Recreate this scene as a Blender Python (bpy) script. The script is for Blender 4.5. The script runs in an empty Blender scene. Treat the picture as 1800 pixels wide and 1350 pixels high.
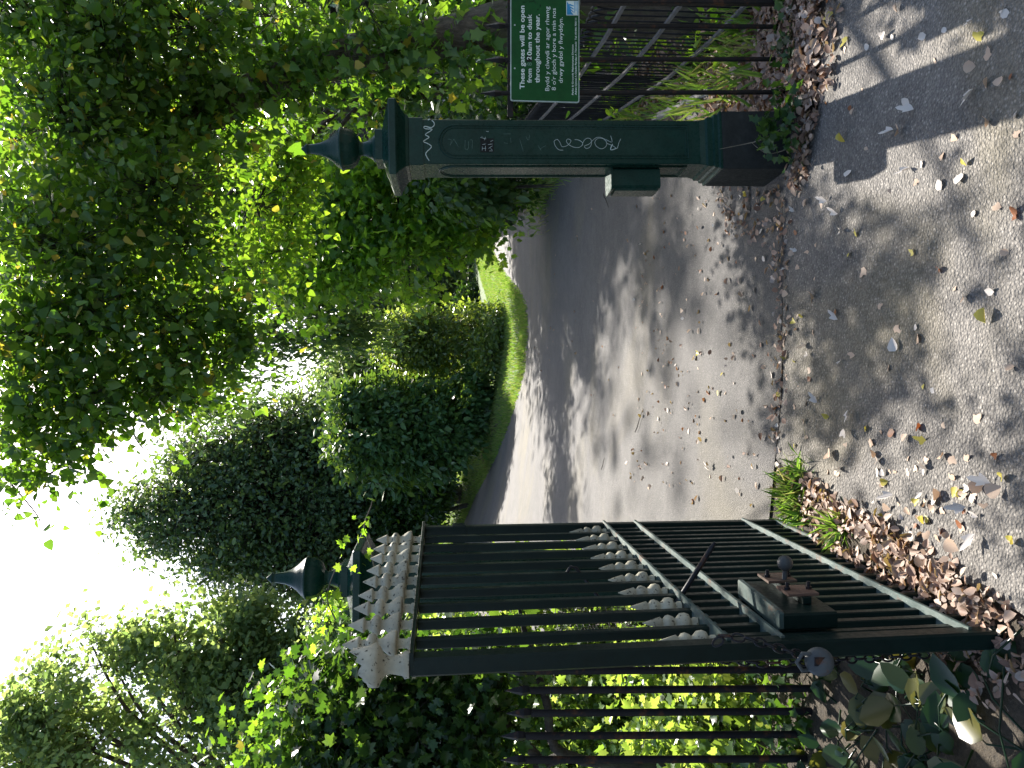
import bpy, math, random
import numpy as np
from mathutils import Vector, Matrix, noise
from mathutils.geometry import delaunay_2d_cdt
random.seed(7); rng = np.random.default_rng(7)
sc = bpy.context.scene
# ---------------------------------------------------------------- camera, sky, sun, exposure
CAMZ, F, V0 = 1.6, 1352.0, 795.0
PITCH = math.atan((900 - V0) / F)
fw = Vector((0, math.cos(PITCH), -math.sin(PITCH))); up = Vector((0, math.sin(PITCH), math.cos(PITCH))); rt = Vector((1, 0, 0))
cam = bpy.data.objects.new('camera', bpy.data.cameras.new('camera')); sc.collection.objects.link(cam)
m = Matrix.Identity(4); m.col[0][:3] = -up; m.col[1][:3] = rt; m.col[2][:3] = -fw; m.col[3][:3] = (0, 0, CAMZ)
cam.matrix_world = m
cam.data.sensor_width = 36; cam.data.lens = F / 1800 * 36; cam.data.clip_end = 2000; cam.data.clip_start = .05
sc.camera = cam
SUN_AZ, SUN_EL = math.radians(8.7), math.radians(42)
w = bpy.data.worlds.new("World"); sc.world = w; w.use_nodes = True
nt = w.node_tree; bg = nt.nodes['Background']; sky = nt.nodes.new('ShaderNodeTexSky')
sky.sky_type = 'NISHITA'; sky.sun_disc = False; sky.sun_elevation = SUN_EL; sky.sun_rotation = SUN_AZ
sky.air_density = 1.0; sky.dust_density = 2.5; sky.ozone_density = 1.0
nt.links.new(sky.outputs[0], bg.inputs[0]); bg.inputs[1].default_value = .095
sl = bpy.data.lights.new('sun', 'SUN'); sl.energy = 5.0; sl.angle = math.radians(.55); sl.color = (1, .95, .87)
so = bpy.data.objects.new('sun', sl); sc.collection.objects.link(so)
sd = Vector((math.sin(SUN_AZ) * math.cos(SUN_EL), math.cos(SUN_AZ) * math.cos(SUN_EL), math.sin(SUN_EL)))
so.rotation_euler = sd.to_track_quat('Z', 'Y').to_euler()
sc.view_settings.view_transform = 'Standard'; sc.view_settings.look = 'None'; sc.view_settings.gamma = 1
sc.view_settings.exposure = 1.95
sc.render.engine = 'CYCLES'
sc.cycles.max_bounces = 7; sc.cycles.diffuse_bounces = 4; sc.cycles.glossy_bounces = 3; sc.cycles.use_denoising = True
sc.cycles.sample_clamp_indirect = 6

# ---------------------------------------------------------------- picture -> place helpers
def ray(x, y):
    return fw + up * ((900 - x) / F) + rt * ((675 - y) / F)
def P(x, y, Y):
    d = ray(x, y); return Vector((0, 0, CAMZ)) + d * (Y / d.y)
EDGE = [(-60, 46), (-14, 37), (-5.5, 30), (-4, 28), (-2.2, 23), (-1.26, 20.6), (-.2, 18.3), (.3, 17.2), (1.1, 16.4), (1.65, 16.7), (2.1, 18), (3.7, 25), (5, 29), (8, 36), (30, 60)]
def yedge(X):
    if X <= EDGE[0][0]: return EDGE[0][1]
    for a, b in zip(EDGE, EDGE[1:]):
        if X <= b[0]: return a[1] + (b[1] - a[1]) * (X - a[0]) / (b[0] - a[0])
    return EDGE[-1][1]
def zt(X, Y):
    z = 0.0
    if X < 0:
        q = min(-X, 6); z = .1 * q + .022 * q * q
        if X < -6: z += .12 * min(-X - 6, 40)
        k = min(1, max(0, (Y - 7) / 9)); k = k * k * (3 - 2 * k); z = z * k + .10 * min(-X, 1.6) * (1 - k)
    if X > 4: z += .08 * min(X - 4, 20) * min(1, max(0, (Y - 2) / 3))
    d = Y - yedge(X)
    if d > 0: z += (.13 * min(d, 3.2) + .035 * min(max(0, d - 3.2), 40)) * min(1, max(.0, (1.2 - X) / 3.5)) + .02 * min(d, 1)
    return z
def G(x, y):
    d = ray(x, y); lo = .3; o = Vector((0, 0, CAMZ)); Y = lo
    while Y < 120:
        p = o + d * (Y / d.y)
        if p.z < zt(p.x, p.y): break
        Y *= 1.01
    a, b = Y / 1.01, Y
    for _ in range(20):
        mid = (a + b) / 2; p = o + d * (mid / d.y)
        if p.z < zt(p.x, p.y): b = mid
        else: a = mid
    return o + d * (b / d.y)

# ---------------------------------------------------------------- object helpers
def link(o): sc.collection.objects.link(o); return o
def tag(o, label=None, cat=None, group=None, kind=None):
    if label: o['label'] = label
    if cat: o['category'] = cat
    if group: o['group'] = group
    if kind: o['kind'] = kind
    return o
OFF = {}
def thing(name, loc, label, cat, group=None):
    o = bpy.data.objects.new(name, None); link(o); o.location = loc; o.empty_display_size = .1
    tag(o, label, cat, group); OFF[o.name] = Vector(loc); return o
def finish(name, me, mat, parent=None):
    o = bpy.data.objects.new(name, me); link(o)
    for mm in (mat if isinstance(mat, (list, tuple)) else [mat]): me.materials.append(mm)
    if parent is not None:
        o.parent = parent; OFF[o.name] = OFF[parent.name]
    else: OFF[o.name] = Vector((0, 0, 0))
    return o
class MB:
    def __init__(s): s.v = []; s.f = []; s.s = []
    def add(s, vs, fs, smooth=False):
        n = len(s.v); s.v += [tuple(p) for p in vs]; s.f += [tuple(i + n for i in f) for f in fs]; s.s += [smooth] * len(fs)
    def beam(s, a, b, side, wd, th):
        a = Vector(a); b = Vector(b); d = (b - a).normalized(); sd_ = Vector(side); sd_ = (sd_ - d * sd_.dot(d)).normalized(); n = d.cross(sd_)
        c = min(wd, th) * .12
        ring = [(wd/2-c, -th/2), (wd/2, -th/2+c), (wd/2, th/2-c), (wd/2-c, th/2), (-wd/2+c, th/2), (-wd/2, th/2-c), (-wd/2, -th/2+c), (-wd/2+c, -th/2)]
        vs = [p + sd_ * q[0] + n * q[1] for p in (a, b) for q in ring]
        fs = [(i, (i+1) % 8, 8+(i+1) % 8, 8+i) for i in range(8)] + [tuple(range(7, -1, -1)), tuple(range(8, 16))]
        s.add(vs, fs)
    def tube(s, pts, rad, n=8, cap=True, smooth=True):
        pts = [Vector(p) for p in pts]; rad = rad if isinstance(rad, (list, tuple)) else [rad] * len(pts)
        vs = []; ref = None
        for i, p in enumerate(pts):
            d = (pts[min(i+1, len(pts)-1)] - pts[max(i-1, 0)]).normalized()
            if ref is None: ref = d.orthogonal().normalized()
            ref = (ref - d * ref.dot(d)).normalized(); e = d.cross(ref)
            vs += [p + (ref * math.cos(2*math.pi*k/n) + e * math.sin(2*math.pi*k/n)) * rad[i] for k in range(n)]
        fs = [(i*n+k, i*n+(k+1) % n, (i+1)*n+(k+1) % n, (i+1)*n+k) for i in range(len(pts)-1) for k in range(n)]
        s.add(vs, fs, smooth)
        if cap: s.add(vs[:n], [tuple(range(n-1, -1, -1))]); s.add(vs[-n:], [tuple(range(n))])
    def loft(s, prof, o, ax=(0, 0, 1), xa=(1, 0, 0), sides=24, square=False, smooth=True, flute=0):
        o = Vector(o); ax = Vector(ax).normalized(); xa = Vector(xa); xa = (xa - ax * xa.dot(ax)).normalized(); ya = ax.cross(xa)
        vs = []
        if square:
            n = 8; c = .05
            for z, r in prof:
                k = max(r - .004, r * .6)
                for q in [(r, -k), (r, k), (k, r), (-k, r), (-r, k), (-r, -k), (-k, -r), (k, -r)]: vs.append(o + ax * z + xa * q[0] + ya * q[1])
        else:
            n = sides
            for z, r in prof:
                for k in range(n):
                    a = 2*math.pi*k/n; rr = r
                    vs.append(o + ax * z + (xa * math.cos(a) + ya * math.sin(a)) * rr)
        fs = [(i*n+k, i*n+(k+1) % n, (i+1)*n+(k+1) % n, (i+1)*n+k) for i in range(len(prof)-1) for k in range(n)]
        s.add(vs, fs, smooth); m_ = len(prof) - 1
        s.add(vs[:n], [tuple(range(n-1, -1, -1))]); s.add(vs[-n:], [tuple(range(n))])
    def build(s, name, mat, parent=None):
        off = OFF[parent.name] if parent is not None else Vector((0, 0, 0))
        me = bpy.data.meshes.new(name); me.from_pydata([Vector(p) - off for p in s.v], [], s.f)
        me.polygons.foreach_set('use_smooth', s.s); me.update()
        return finish(name, me, mat, parent)
# ---------------------------------------------------------------- materials
def mat(name):
    M = bpy.data.materials.new(name); M.use_nodes = True; t = M.node_tree
    return M, t, t.nodes['Principled BSDF']
def nd(t, ty, **k):
    n = t.nodes.new(ty)
    for a, b in k.items():
        if a in n.inputs.keys(): n.inputs[a].default_value = b
        else: setattr(n, a, b)
    return n
def ramp(t, src, stops):
    r = t.nodes.new('ShaderNodeValToRGB'); e = r.color_ramp.elements
    e[0].position, e[0].color = stops[0][0], (*stops[0][1], 1); e[1].position, e[1].color = stops[-1][0], (*stops[-1][1], 1)
    for p, c in stops[1:-1]: q = e.new(p); q.color = (*c, 1)
    t.links.new(src, r.inputs[0]); return r.outputs[0]
def coords(t):
    return t.nodes.new('ShaderNodeTexCoord').outputs['Object']
def noi(t, co, scale, detail=4, rough=.6, dist=0):
    n = nd(t, 'ShaderNodeTexNoise'); n.inputs['Scale'].default_value = scale; n.inputs['Detail'].default_value = detail
    n.inputs['Roughness'].default_value = rough; n.inputs['Distortion'].default_value = dist
    t.links.new(co, n.inputs['Vector']); return n.outputs['Fac']
def mix(t, fac, a, b, mode='MIX'):
    n = nd(t, 'ShaderNodeMix', data_type='RGBA', blend_type=mode)
    for i, v in ((0, fac), (6, a), (7, b)):
        if isinstance(v, (int, float)): n.inputs[i].default_value = v
        elif isinstance(v, tuple): n.inputs[i].default_value = (*v, 1)
        else: t.links.new(v, n.inputs[i])
    return n.outputs[2]
def bump(t, h, bsdf, strength=.4, dist=.01):
    b = nd(t, 'ShaderNodeBump'); b.inputs['Strength'].default_value = strength; b.inputs['Distance'].default_value = dist
    t.links.new(h, b.inputs['Height']); t.links.new(b.outputs[0], bsdf.inputs['Normal'])
def asphalt(name, base, light, scale, moss):
    M, t, b = mat(name); co = coords(t)
    v = nd(t, 'ShaderNodeTexVoronoi'); v.inputs['Scale'].default_value = scale; t.links.new(co, v.inputs['Vector'])
    n1 = noi(t, co, scale * .9, 3, .7); n2 = noi(t, co, 1.3, 5, .6); n3 = noi(t, co, .45, 4, .6, .4); n4 = noi(t, co, 9, 4, .7)
    sep = nd(t, 'ShaderNodeSeparateColor'); t.links.new(v.outputs['Color'], sep.inputs[0])
    stones = ramp(t, sep.outputs[0], [(0, tuple(c * .45 for c in base)), (.5, base), (.82, light), (1, tuple(min(1, c * 1.9) for c in light))])
    c = mix(t, ramp(t, v.outputs['Distance'], [(.25, (0, 0, 0)), (.62, (1, 1, 1))]), stones, tuple(c * .3 for c in base))
    c = mix(t, .55, c, ramp(t, n1, [(.3, tuple(c_ * .6 for c_ in base)), (.7, light)]))
    c = mix(t, ramp(t, n2, [(.35, (0, 0, 0)), (.75, (.5, .5, .5))]), c, mix(t, .5, c, tuple(x * 1.25 for x in light)))
    c = mix(t, ramp(t, n4, [(.4, (0, 0, 0)), (.9, (.6, .6, .6))]), c, tuple(x * .5 for x in base))
    c = mix(t, ramp(t, n3, [(.5, (0, 0, 0)), (.8, (moss,) * 3)]), c, (.20, .155, .045), 'MIX')
    t.links.new(c, b.inputs['Base Color']); b.inputs['Roughness'].default_value = .82
    b.inputs['Specular IOR Level'].default_value = .35
    h = mix(t, .5, v.outputs['Distance'], n1)
    bump(t, h, b, 1.0, .012); return M
M_road = asphalt('road_asphalt', (.072, .068, .065), (.162, .149, .138), 150, .35)
M_pave = asphalt('path_asphalt', (.058, .054, .050), (.225, .204, .180), 100, .55)
def soil_mat(name, stops, sc1=14, sc2=90):
    M, t, b = mat(name); co = coords(t)
    c = ramp(t, noi(t, co, sc1, 6, .75), stops); c = mix(t, .5, c, ramp(t, noi(t, co, sc2, 3, .7), stops))
    t.links.new(c, b.inputs['Base Color']); b.inputs['Roughness'].default_value = .9
    bump(t, noi(t, co, sc1 * 2, 6, .8), b, 1, .05); return M
M_soil = soil_mat('soil', [(.3, (.02, .015, .01)), (.5, (.06, .045, .028)), (.7, (.12, .09, .055))])
M_lawn = soil_mat('lawn', [(.3, (.03, .055, .01)), (.55, (.055, .09, .018)), (.75, (.09, .12, .03))], 3, 60)
def paint(name, col, rough=.3, chalk=None, spots=None, bmp=.15, rust=0):
    M, t, b = mat(name); co = coords(t); n = noi(t, co, 9, 6, .7); n2 = noi(t, co, 60, 4, .7)
    c = ramp(t, n, [(.3, tuple(x * .75 for x in col)), (.7, tuple(x * 1.25 for x in col))])
    if chalk: c = mix(t, ramp(t, noi(t, co, 5, 8, .75, .6), [(.48, (0, 0, 0)), (.75, (.5, .5, .5))]), c, chalk)
    if rust: c = mix(t, ramp(t, noi(t, co, 14, 6, .75), [(.6 - rust * .2, (0, 0, 0)), (.68, (.9, .9, .9))]), c, (.09, .035, .015))
    if spots: c = mix(t, ramp(t, noi(t, co, 75, 3, .6), [(.60, (0, 0, 0)), (.68, (1, 1, 1))]), c, spots)
    t.links.new(c, b.inputs['Base Color']); b.inputs['Specular IOR Level'].default_value = .16
    t.links.new(ramp(t, n2, [(.3, (rough * .8,) * 3), (.7, (min(1, rough * 1.5),) * 3)]), b.inputs['Roughness'])
    bump(t, n2, b, bmp, .003); return M
M_green = paint('green_gloss_paint', (.0045, .024, .017), .26, chalk=(.02, .048, .036))
M_gate = paint('dark_green_gate_paint', (.0022, .009, .0075), .36, chalk=(.006, .014, .011))
M_rail = paint('worn_rail_paint', (.035, .055, .05), .42, chalk=(.2, .22, .19), rust=.25)
M_white = paint('old_white_paint', (.30, .28, .21), .6, chalk=(.11, .10, .07), spots=(.04, .035, .025), bmp=.5)
M_black = paint('black_iron', (.010, .010, .012), .38, rust=.3)
M_rustbar = paint('rusty_railing_iron', (.012, .010, .009), .45, rust=.22)
M_fence = paint('weathered_black_fence', (.013, .013, .015), .4, chalk=(.05, .05, .05))
M_fencerail = paint('weathered_fence_rail', (.10, .095, .095), .5, chalk=(.22, .21, .2))
M_rust = paint('rusty_steel', (.085, .05, .036), .6, chalk=(.10, .11, .08), bmp=.5)
M_steel = paint('dull_steel', (.05, .053, .053), .38, rust=.15)
M_plinth = paint('dark_stone_plinth', (.018, .019, .017), .75, chalk=(.06, .058, .052), bmp=.9)
M_sign = paint('sign_green', (.005, .055, .011), .45, bmp=.02)
M_signedge = paint('sign_pale_edge', (.33, .38, .33), .5, bmp=.02)
M_text = paint('sign_white_lettering', (.56, .60, .52), .6, bmp=0)
M_faded = paint('sign_faded_lettering', (.10, .17, .11), .6, bmp=0)
M_ink = paint('black_sticker', (.006, .007, .006), .5, bmp=0)
M_blue = paint('emblem_blue', (.03, .20, .36), .5, bmp=0)
M_graf = paint('pale_pen_scrawl', (.42, .47, .42), .6, bmp=0)
M_graf2 = paint('thin_scratch', (.14, .21, .17), .6, bmp=0)
M_conc = paint('concrete_edging', (.20, .19, .18), .85, bmp=.6)
def bark(name, a, b_):
    M, t, b = mat(name); co = coords(t); mp = nd(t, 'ShaderNodeMapping'); mp.inputs['Scale'].default_value = (1, 1, .25); t.links.new(co, mp.inputs[0])
    n = noi(t, mp.outputs[0], 28, 6, .75); c = ramp(t, n, [(.35, a), (.65, b_)])
    c = mix(t, ramp(t, noi(t, co, 5, 5), [(.5, (0, 0, 0)), (.7, (.6, .6, .6))]), c, (.09, .11, .05))
    t.links.new(c, b.inputs['Base Color']); b.inputs['Roughness'].default_value = .9; bump(t, n, b, 1, .03); return M
M_bark = bark('bark', (.035, .026, .018), (.13, .10, .07)); M_barkd = bark('dark_bark', (.015, .012, .01), (.06, .048, .035))
M_twig = bark('pale_twig', (.10, .08, .055), (.30, .25, .19))
def leafmat(name, cols, trans, tf=.45, rough=.38, spec=.5):
    spec *= .6
    def pos_(i, n): return i / (n - 1) if n < 4 or name.startswith(('dry', 'grass', 'broad')) else (1.0 if i == n - 1 else .955 * i / (n - 2))
    """cols: colour stops over the per-leaf random value; trans: light passing through the leaf"""
    M, t, b = mat(name); at = nd(t, 'ShaderNodeAttribute', attribute_name='rnd')
    n = len(cols); c = ramp(t, at.outputs['Fac'], [(pos_(i, n), q) for i, q in enumerate(cols)])
    co = coords(t); c = mix(t, .25, c, mix(t, 1.0, c, ramp(t, noi(t, co, 40, 2), [(.3, (.5, .5, .5)), (.7, (1.3, 1.3, 1.3))]), 'MULTIPLY'))
    t.links.new(c, b.inputs['Base Color']); b.inputs['Roughness'].default_value = rough; b.inputs['Specular IOR Level'].default_value = spec
    tr = nd(t, 'ShaderNodeBsdfTranslucent')
    n = len(trans); t.links.new(ramp(t, at.outputs['Fac'], [(pos_(i, n), q) for i, q in enumerate(trans)]), tr.inputs['Color'])
    mx = nd(t, 'ShaderNodeMixShader'); mx.inputs[0].default_value = tf
    t.links.new(b.outputs[0], mx.inputs[1]); t.links.new(tr.outputs[0], mx.inputs[2])
    t.links.new(mx.outputs[0], t.nodes['Material Output'].inputs['Surface']); return M
L_ivy = leafmat('ivy_leaf', [(.025, .06, .018), (.045, .10, .025), (.065, .13, .03), (.08, .14, .04), (.25, .20, .03)], [(.10, .24, .012), (.16, .33, .018), (.24, .42, .02), (.30, .48, .03), (.7, .5, .05)], .42, .33)
L_lime = leafmat('lime_leaf', [(.03, .08, .015), (.05, .11, .02), (.07, .13, .02), (.2, .17, .03)], [(.25, .50, .02), (.36, .60, .03), (.48, .68, .04), (.75, .60, .06)], .52, .42)
L_maple = leafmat('maple_leaf', [(.03, .085, .018), (.05, .11, .02), (.07, .13, .025)], [(.26, .52, .025), (.38, .64, .035), (.52, .74, .05)], .52, .4)
L_scrub = leafmat('scrub_leaf', [(.03, .075, .02), (.05, .10, .025), (.07, .12, .03)], [(.20, .33, .03), (.32, .46, .05), (.46, .56, .09)], .5, .35)
L_willow = leafmat('willow_leaf', [(.03, .07, .03), (.05, .09, .035), (.08, .12, .045)], [(.14, .28, .05), (.22, .38, .06), (.32, .46, .08)], .42, .38)
L_rhodo = leafmat('rhododendron_leaf', [(.035, .085, .035), (.05, .12, .045), (.09, .17, .055)], [(.10, .20, .02), (.18, .32, .03), (.30, .44, .04)], .25, .30)
L_holly = leafmat('holly_leaf', [(.035, .075, .042), (.055, .105, .055), (.09, .15, .06)], [(.12, .22, .05), (.2, .32, .06), (.34, .46, .07)], .30, .30)
L_laurel = leafmat('laurel_leaf', [(.05, .095, .03), (.08, .13, .035), (.12, .17, .05)], [(.2, .32, .03), (.32, .45, .04), (.48, .58, .06)], .35, .28, .8)
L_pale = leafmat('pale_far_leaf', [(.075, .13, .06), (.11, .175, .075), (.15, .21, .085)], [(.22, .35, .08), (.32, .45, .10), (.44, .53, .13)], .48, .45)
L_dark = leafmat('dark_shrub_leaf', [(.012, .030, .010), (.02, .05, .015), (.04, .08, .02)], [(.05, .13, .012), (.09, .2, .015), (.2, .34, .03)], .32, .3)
L_far = leafmat('far_wood_leaf', [(.035, .065, .035), (.05, .085, .045), (.08, .12, .05)], [(.12, .2, .06), (.18, .28, .07), (.3, .4, .09)], .35, .5)
L_grass = leafmat('grass_blade', [(.085, .16, .035), (.13, .22, .05), (.19, .26, .07), (.22, .20, .08)], [(.14, .28, .02), (.2, .36, .03), (.28, .42, .05), (.38, .36, .12)], .42, .45)
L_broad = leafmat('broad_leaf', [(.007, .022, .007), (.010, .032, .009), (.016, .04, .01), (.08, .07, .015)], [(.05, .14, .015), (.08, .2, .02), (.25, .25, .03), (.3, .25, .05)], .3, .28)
D_brown = leafmat('dry_leaf', [(.10, .055, .035), (.25, .155, .11), (.36, .26, .20), (.20, .13, .09), (.42, .35, .30)], [(.2, .07, .02), (.3, .15, .06), (.3, .2, .1), (.35, .25, .05), (.3, .2, .12)], .22, .6)
D_tan = leafmat('tan_dry_leaf', [(.44, .32, .23), (.44, .32, .23)], [(.3, .18, .1), (.3, .18, .1)], .2, .6)
D_pale = leafmat('bleached_leaf', [(.56, .50, .44), (.56, .50, .44)], [(.3, .25, .2), (.3, .25, .2)], .2, .6)
D_rust = leafmat('russet_leaf', [(.20, .075, .03), (.20, .075, .03)], [(.25, .07, .02), (.25, .07, .02)], .25, .5)
D_yel = leafmat('yellow_leaf', [(.44, .38, .08), (.44, .38, .08)], [(.5, .4, .06), (.5, .4, .06)], .3, .5)
# ---------------------------------------------------------------- leaves as real little faces
IVY = [(.36, -.06), (.30, .20), (.50, .42), (.22, .60)]
MAPLE = [(.28, -.04), (.22, .14), (.56, .22), (.40, .40), (.50, .66), (.20, .62), (.14, .82)]
OVAL = [(.20, .18), (.28, .48), (.17, .80)]
HEART = [(.34, .02), (.42, .30), (.24, .68)]
LONG = [(.10, .25), (.12, .55), (.05, .85)]
DIA = [(.26, .45)]
BLADE = [(.035, .02), (.03, .5)]
def leaf_mesh(name, pos, nrm, dr, size, half, fold=.22, curl=.15, wid=1.0):
    N = len(pos); nrm = nrm / np.linalg.norm(nrm, axis=1, keepdims=True)
    dr = dr - nrm * np.sum(dr * nrm, axis=1, keepdims=True); dr /= np.linalg.norm(dr, axis=1, keepdims=True) + 1e-9
    sx = np.cross(dr, nrm)
    T = [(0, 0), (0, 1)] + [(a, b) for a, b in half] + [(-a, b) for a, b in half]; k = len(T); mh = len(half)
    X = np.array([a * wid for a, b in T]); Yv = np.array([b for a, b in T]); Z = fold * np.abs(X) - curl * Yv ** 2
    cv = rng.uniform(-.5, 1.6, (N, 1, 1))
    V = pos[:, None, :] + size[:, None, None] * (sx[:, None, :] * X[None, :, None] + dr[:, None, :] * Yv[None, :, None] + nrm[:, None, :] * Z[None, :, None] * cv)
    base = (np.arange(N) * k)[:, None]
    fr = [0] + list(range(2, 2 + mh)) + [1]; fl = [1] + list(range(2 + 2 * mh - 1, 1 + mh, -1)) + [0]
    n = mh + 2
    loops = np.concatenate([base + np.array(fr)[None], base + np.array(fl)[None]], axis=1).ravel()
    me = bpy.data.meshes.new(name); me.vertices.add(N * k); me.vertices.foreach_set('co', V.astype(np.float32).ravel())
    me.loops.add(len(loops)); me.loops.foreach_set('vertex_index', loops.astype(np.int32))
    me.polygons.add(2 * N); me.polygons.foreach_set('loop_start', (np.arange(2 * N) * n).astype(np.int32))
    me.polygons.foreach_set('loop_total', np.full(2 * N, n, np.int32))
    r = np.repeat(rng.random(N).astype(np.float32), k)
    a = me.attributes.new('rnd', 'FLOAT', 'POINT'); a.data.foreach_set('value', r)
    me.update(calc_edges=True); return me
def put(me, name, mt, parent=None):
    if parent is not None:
        off = OFF[parent.name]; me.transform(Matrix.Translation(-off))
    return finish(name, me, mt, parent)
def rdir(N):
    v = rng.normal(size=(N, 3)); return v / np.linalg.norm(v, axis=1, keepdims=True)
def B(x, y, Y, rv, ru, rd):
    """ellipsoid of foliage standing at depth Y: rv, ru its half height and half width in picture pixels, rd half depth in metres"""
    p = P(x, y, Y); k = Y / F; return (p.x, p.y, p.z, ru * k, rd, rv * k)
def tubes(name, p0, p1, r0, r1, sag, mt, parent):
    N = len(p0); S = 4; n = 3; t = np.linspace(0, 1, S)[None, :, None]
    c = p0[:, None, :] * (1 - t) + p1[:, None, :] * t
    L = np.linalg.norm(p1 - p0, axis=1)[:, None, None]
    bend = rng.normal(size=(N, 1, 3)) * .10; bend[:, :, 2] += sag
    c = c + bend * L * (t * (1 - t) * 4) + rng.normal(size=(N, S, 3)) * L * .02 * (t > 0)
    d = p1 - p0; d /= np.linalg.norm(d, axis=1, keepdims=True) + 1e-9
    a = np.cross(d, np.array([.31, .22, .92])); a /= np.linalg.norm(a, axis=1, keepdims=True); b = np.cross(d, a)
    r = (r0[:, None] * (1 - t[0, :, 0][None]) + r1[:, None] * t[0, :, 0][None])[:, :, None, None]
    an = np.arange(n) * 2 * math.pi / n
    ring = a[:, None, None, :] * np.cos(an)[None, None, :, None] + b[:, None, None, :] * np.sin(an)[None, None, :, None]
    V = (c[:, :, None, :] + ring * r).reshape(-1, 3)
    i = np.arange(N)[:, None, None] * S * n; s = np.arange(S - 1)[None, :, None] * n; k = np.arange(n)[None, None, :]
    q = np.stack([i + s + k, i + s + (k + 1) % n, i + s + n + (k + 1) % n, i + s + n + k], axis=-1).reshape(-1)
    nf = len(q) // 4
    me = bpy.data.meshes.new(name); me.vertices.add(len(V)); me.vertices.foreach_set('co', V.astype(np.float32).ravel())
    me.loops.add(len(q)); me.loops.foreach_set('vertex_index', q.astype(np.int32)); me.polygons.add(nf)
    me.polygons.foreach_set('loop_start', (np.arange(nf) * 4).astype(np.int32)); me.polygons.foreach_set('loop_total', np.full(nf, 4, np.int32))
    me.update(calc_edges=True); return put(me, name, mt, parent)
def topix(x, y, z):
    p = Vector((x, y, z - CAMZ)); d = p.dot(fw)
    return (900 - p.dot(up) / d * F, 675 - p.x / d * F) if d > .05 else (9999, 0)
def sunlane(x, y, z):
    """True where a leaf cluster would stand in one of the lanes through which the sun reaches the tarmac"""
    k = z / math.tan(SUN_EL); gx, gy = x - math.sin(SUN_AZ) * k, y - math.cos(SUN_AZ) * k
    if y < 4.0 or gy < 1.2 or gy > 34 or z < 1.2: return False
    v, u = topix(gx, gy, 0); n = noise.noise(Vector((gx * 1.25, gy * 1.0, 3.3))) + .45 * noise.noise(Vector((gx * 3.1, gy * 2.6, 9)))
    if y < 5.6: return v > 1400 and u < 340 and n > .08
    if v > 1400:
        if u < 340: return True
        for a, b, ra, rb in ((1550, 500, 80, 70), (1600, 690, 85, 80), (1480, 700, 60, 90), (1430, 440, 40, 70), (1500, 590, 50, 60)):
            if ((v - a) / ra) ** 2 + ((u - b) / rb) ** 2 < 1: return False
        return y < 9.5 or n > -.2
    if v > 950:
        if u < 540 and v < 1180: return n > .18
        return n > -.10
    if v > 892: return n > (.22 if u > 600 else .5)
    return 385 < u < 485 or (n > .1 and 485 <= u < 760)
def crown(parent, mt, blobs, ncl, nlf, size, half, spread, droop=.3, outw=.6, upw=.5, shell=.5, twig=None, twr=.006, name='crown', twigname='branches', fold=.22, wid=1.0, stretch=1.0, sizes=.35, cut=None, rj=.14):
    Bs = np.array(blobs, float); wts = (Bs[:, 3] * Bs[:, 4] * Bs[:, 5]) ** (2 / 3); wts /= wts.sum()
    bi = rng.choice(len(Bs), ncl, p=wts); d = rdir(ncl); rr = shell + (1 - shell) * rng.random(ncl) ** .6
    rr *= 1 + rj * rng.normal(size=ncl)
    C = Bs[bi, :3] + d * Bs[bi, 3:6] * rr[:, None]
    gz = np.array([zt(a, b) for a, b in C[:, :2]]); ok = C[:, 2] > gz + .05
    ok &= np.array([not sunlane(*c) for c in C])
    C = C[ok]; bi = bi[ok]; ncl = len(C)
    cs = spread * rng.uniform(.5, 1.4, ncl)
    idx = np.repeat(np.arange(ncl), nlf); N = len(idx)
    pos = C[idx] + rng.normal(size=(N, 3)) * cs[idx][:, None] * np.array([1, 1, stretch])
    pos[:, 2] = np.maximum(pos[:, 2], np.repeat(gz[ok], nlf) + .02)
    out = pos - Bs[bi[idx], :3]; out /= np.linalg.norm(out, axis=1, keepdims=True) + 1e-6
    dr = rdir(N) * .8 + out * outw; dr[:, 2] -= droop
    nr = rdir(N) * .75 + out * .3; nr[:, 2] += upw
    sz = size * (1 + sizes * rng.normal(size=N)).clip(.4, 1.9)
    o = put(leaf_mesh(name, pos, nr, dr, sz, half, fold, .12, wid), name, mt, parent)
    if twig is not None:
        p0 = Bs[bi, :3] + (C - Bs[bi, :3]) * rng.uniform(.0, .45, (ncl, 1)); L = np.linalg.norm(C - p0, axis=1)
        tubes(twigname, p0, C, twr * (.5 + L), np.full(ncl, twr * .35), .06, twig, parent)
    return o
def limbs(parent, mt, paths, name='trunk', n=9):
    mb = MB()
    for pts, r in paths:
        pts = [Vector(p) for p in pts]; q = []; rr = []
        for i in range(len(pts) - 1):
            for k in range(5):
                t_ = k / 5; a = pts[max(i-1, 0)]; b_ = pts[i]; c = pts[i+1]; d = pts[min(i+2, len(pts)-1)]
                q.append(.5 * ((2*b_) + (c-a)*t_ + (2*a-5*b_+4*c-d)*t_*t_ + (3*b_-a-3*c+d)*t_**3) + Vector((random.gauss(0, .06), random.gauss(0, .06), 0)) * (r[i]))
                rr.append((r[i] * (1 - t_) + r[i+1] * t_) * random.uniform(.94, 1.06))
        q.append(pts[-1]); rr.append(r[-1]); mb.tube(q, rr, n)
    return mb.build(name, mt, parent)
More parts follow.
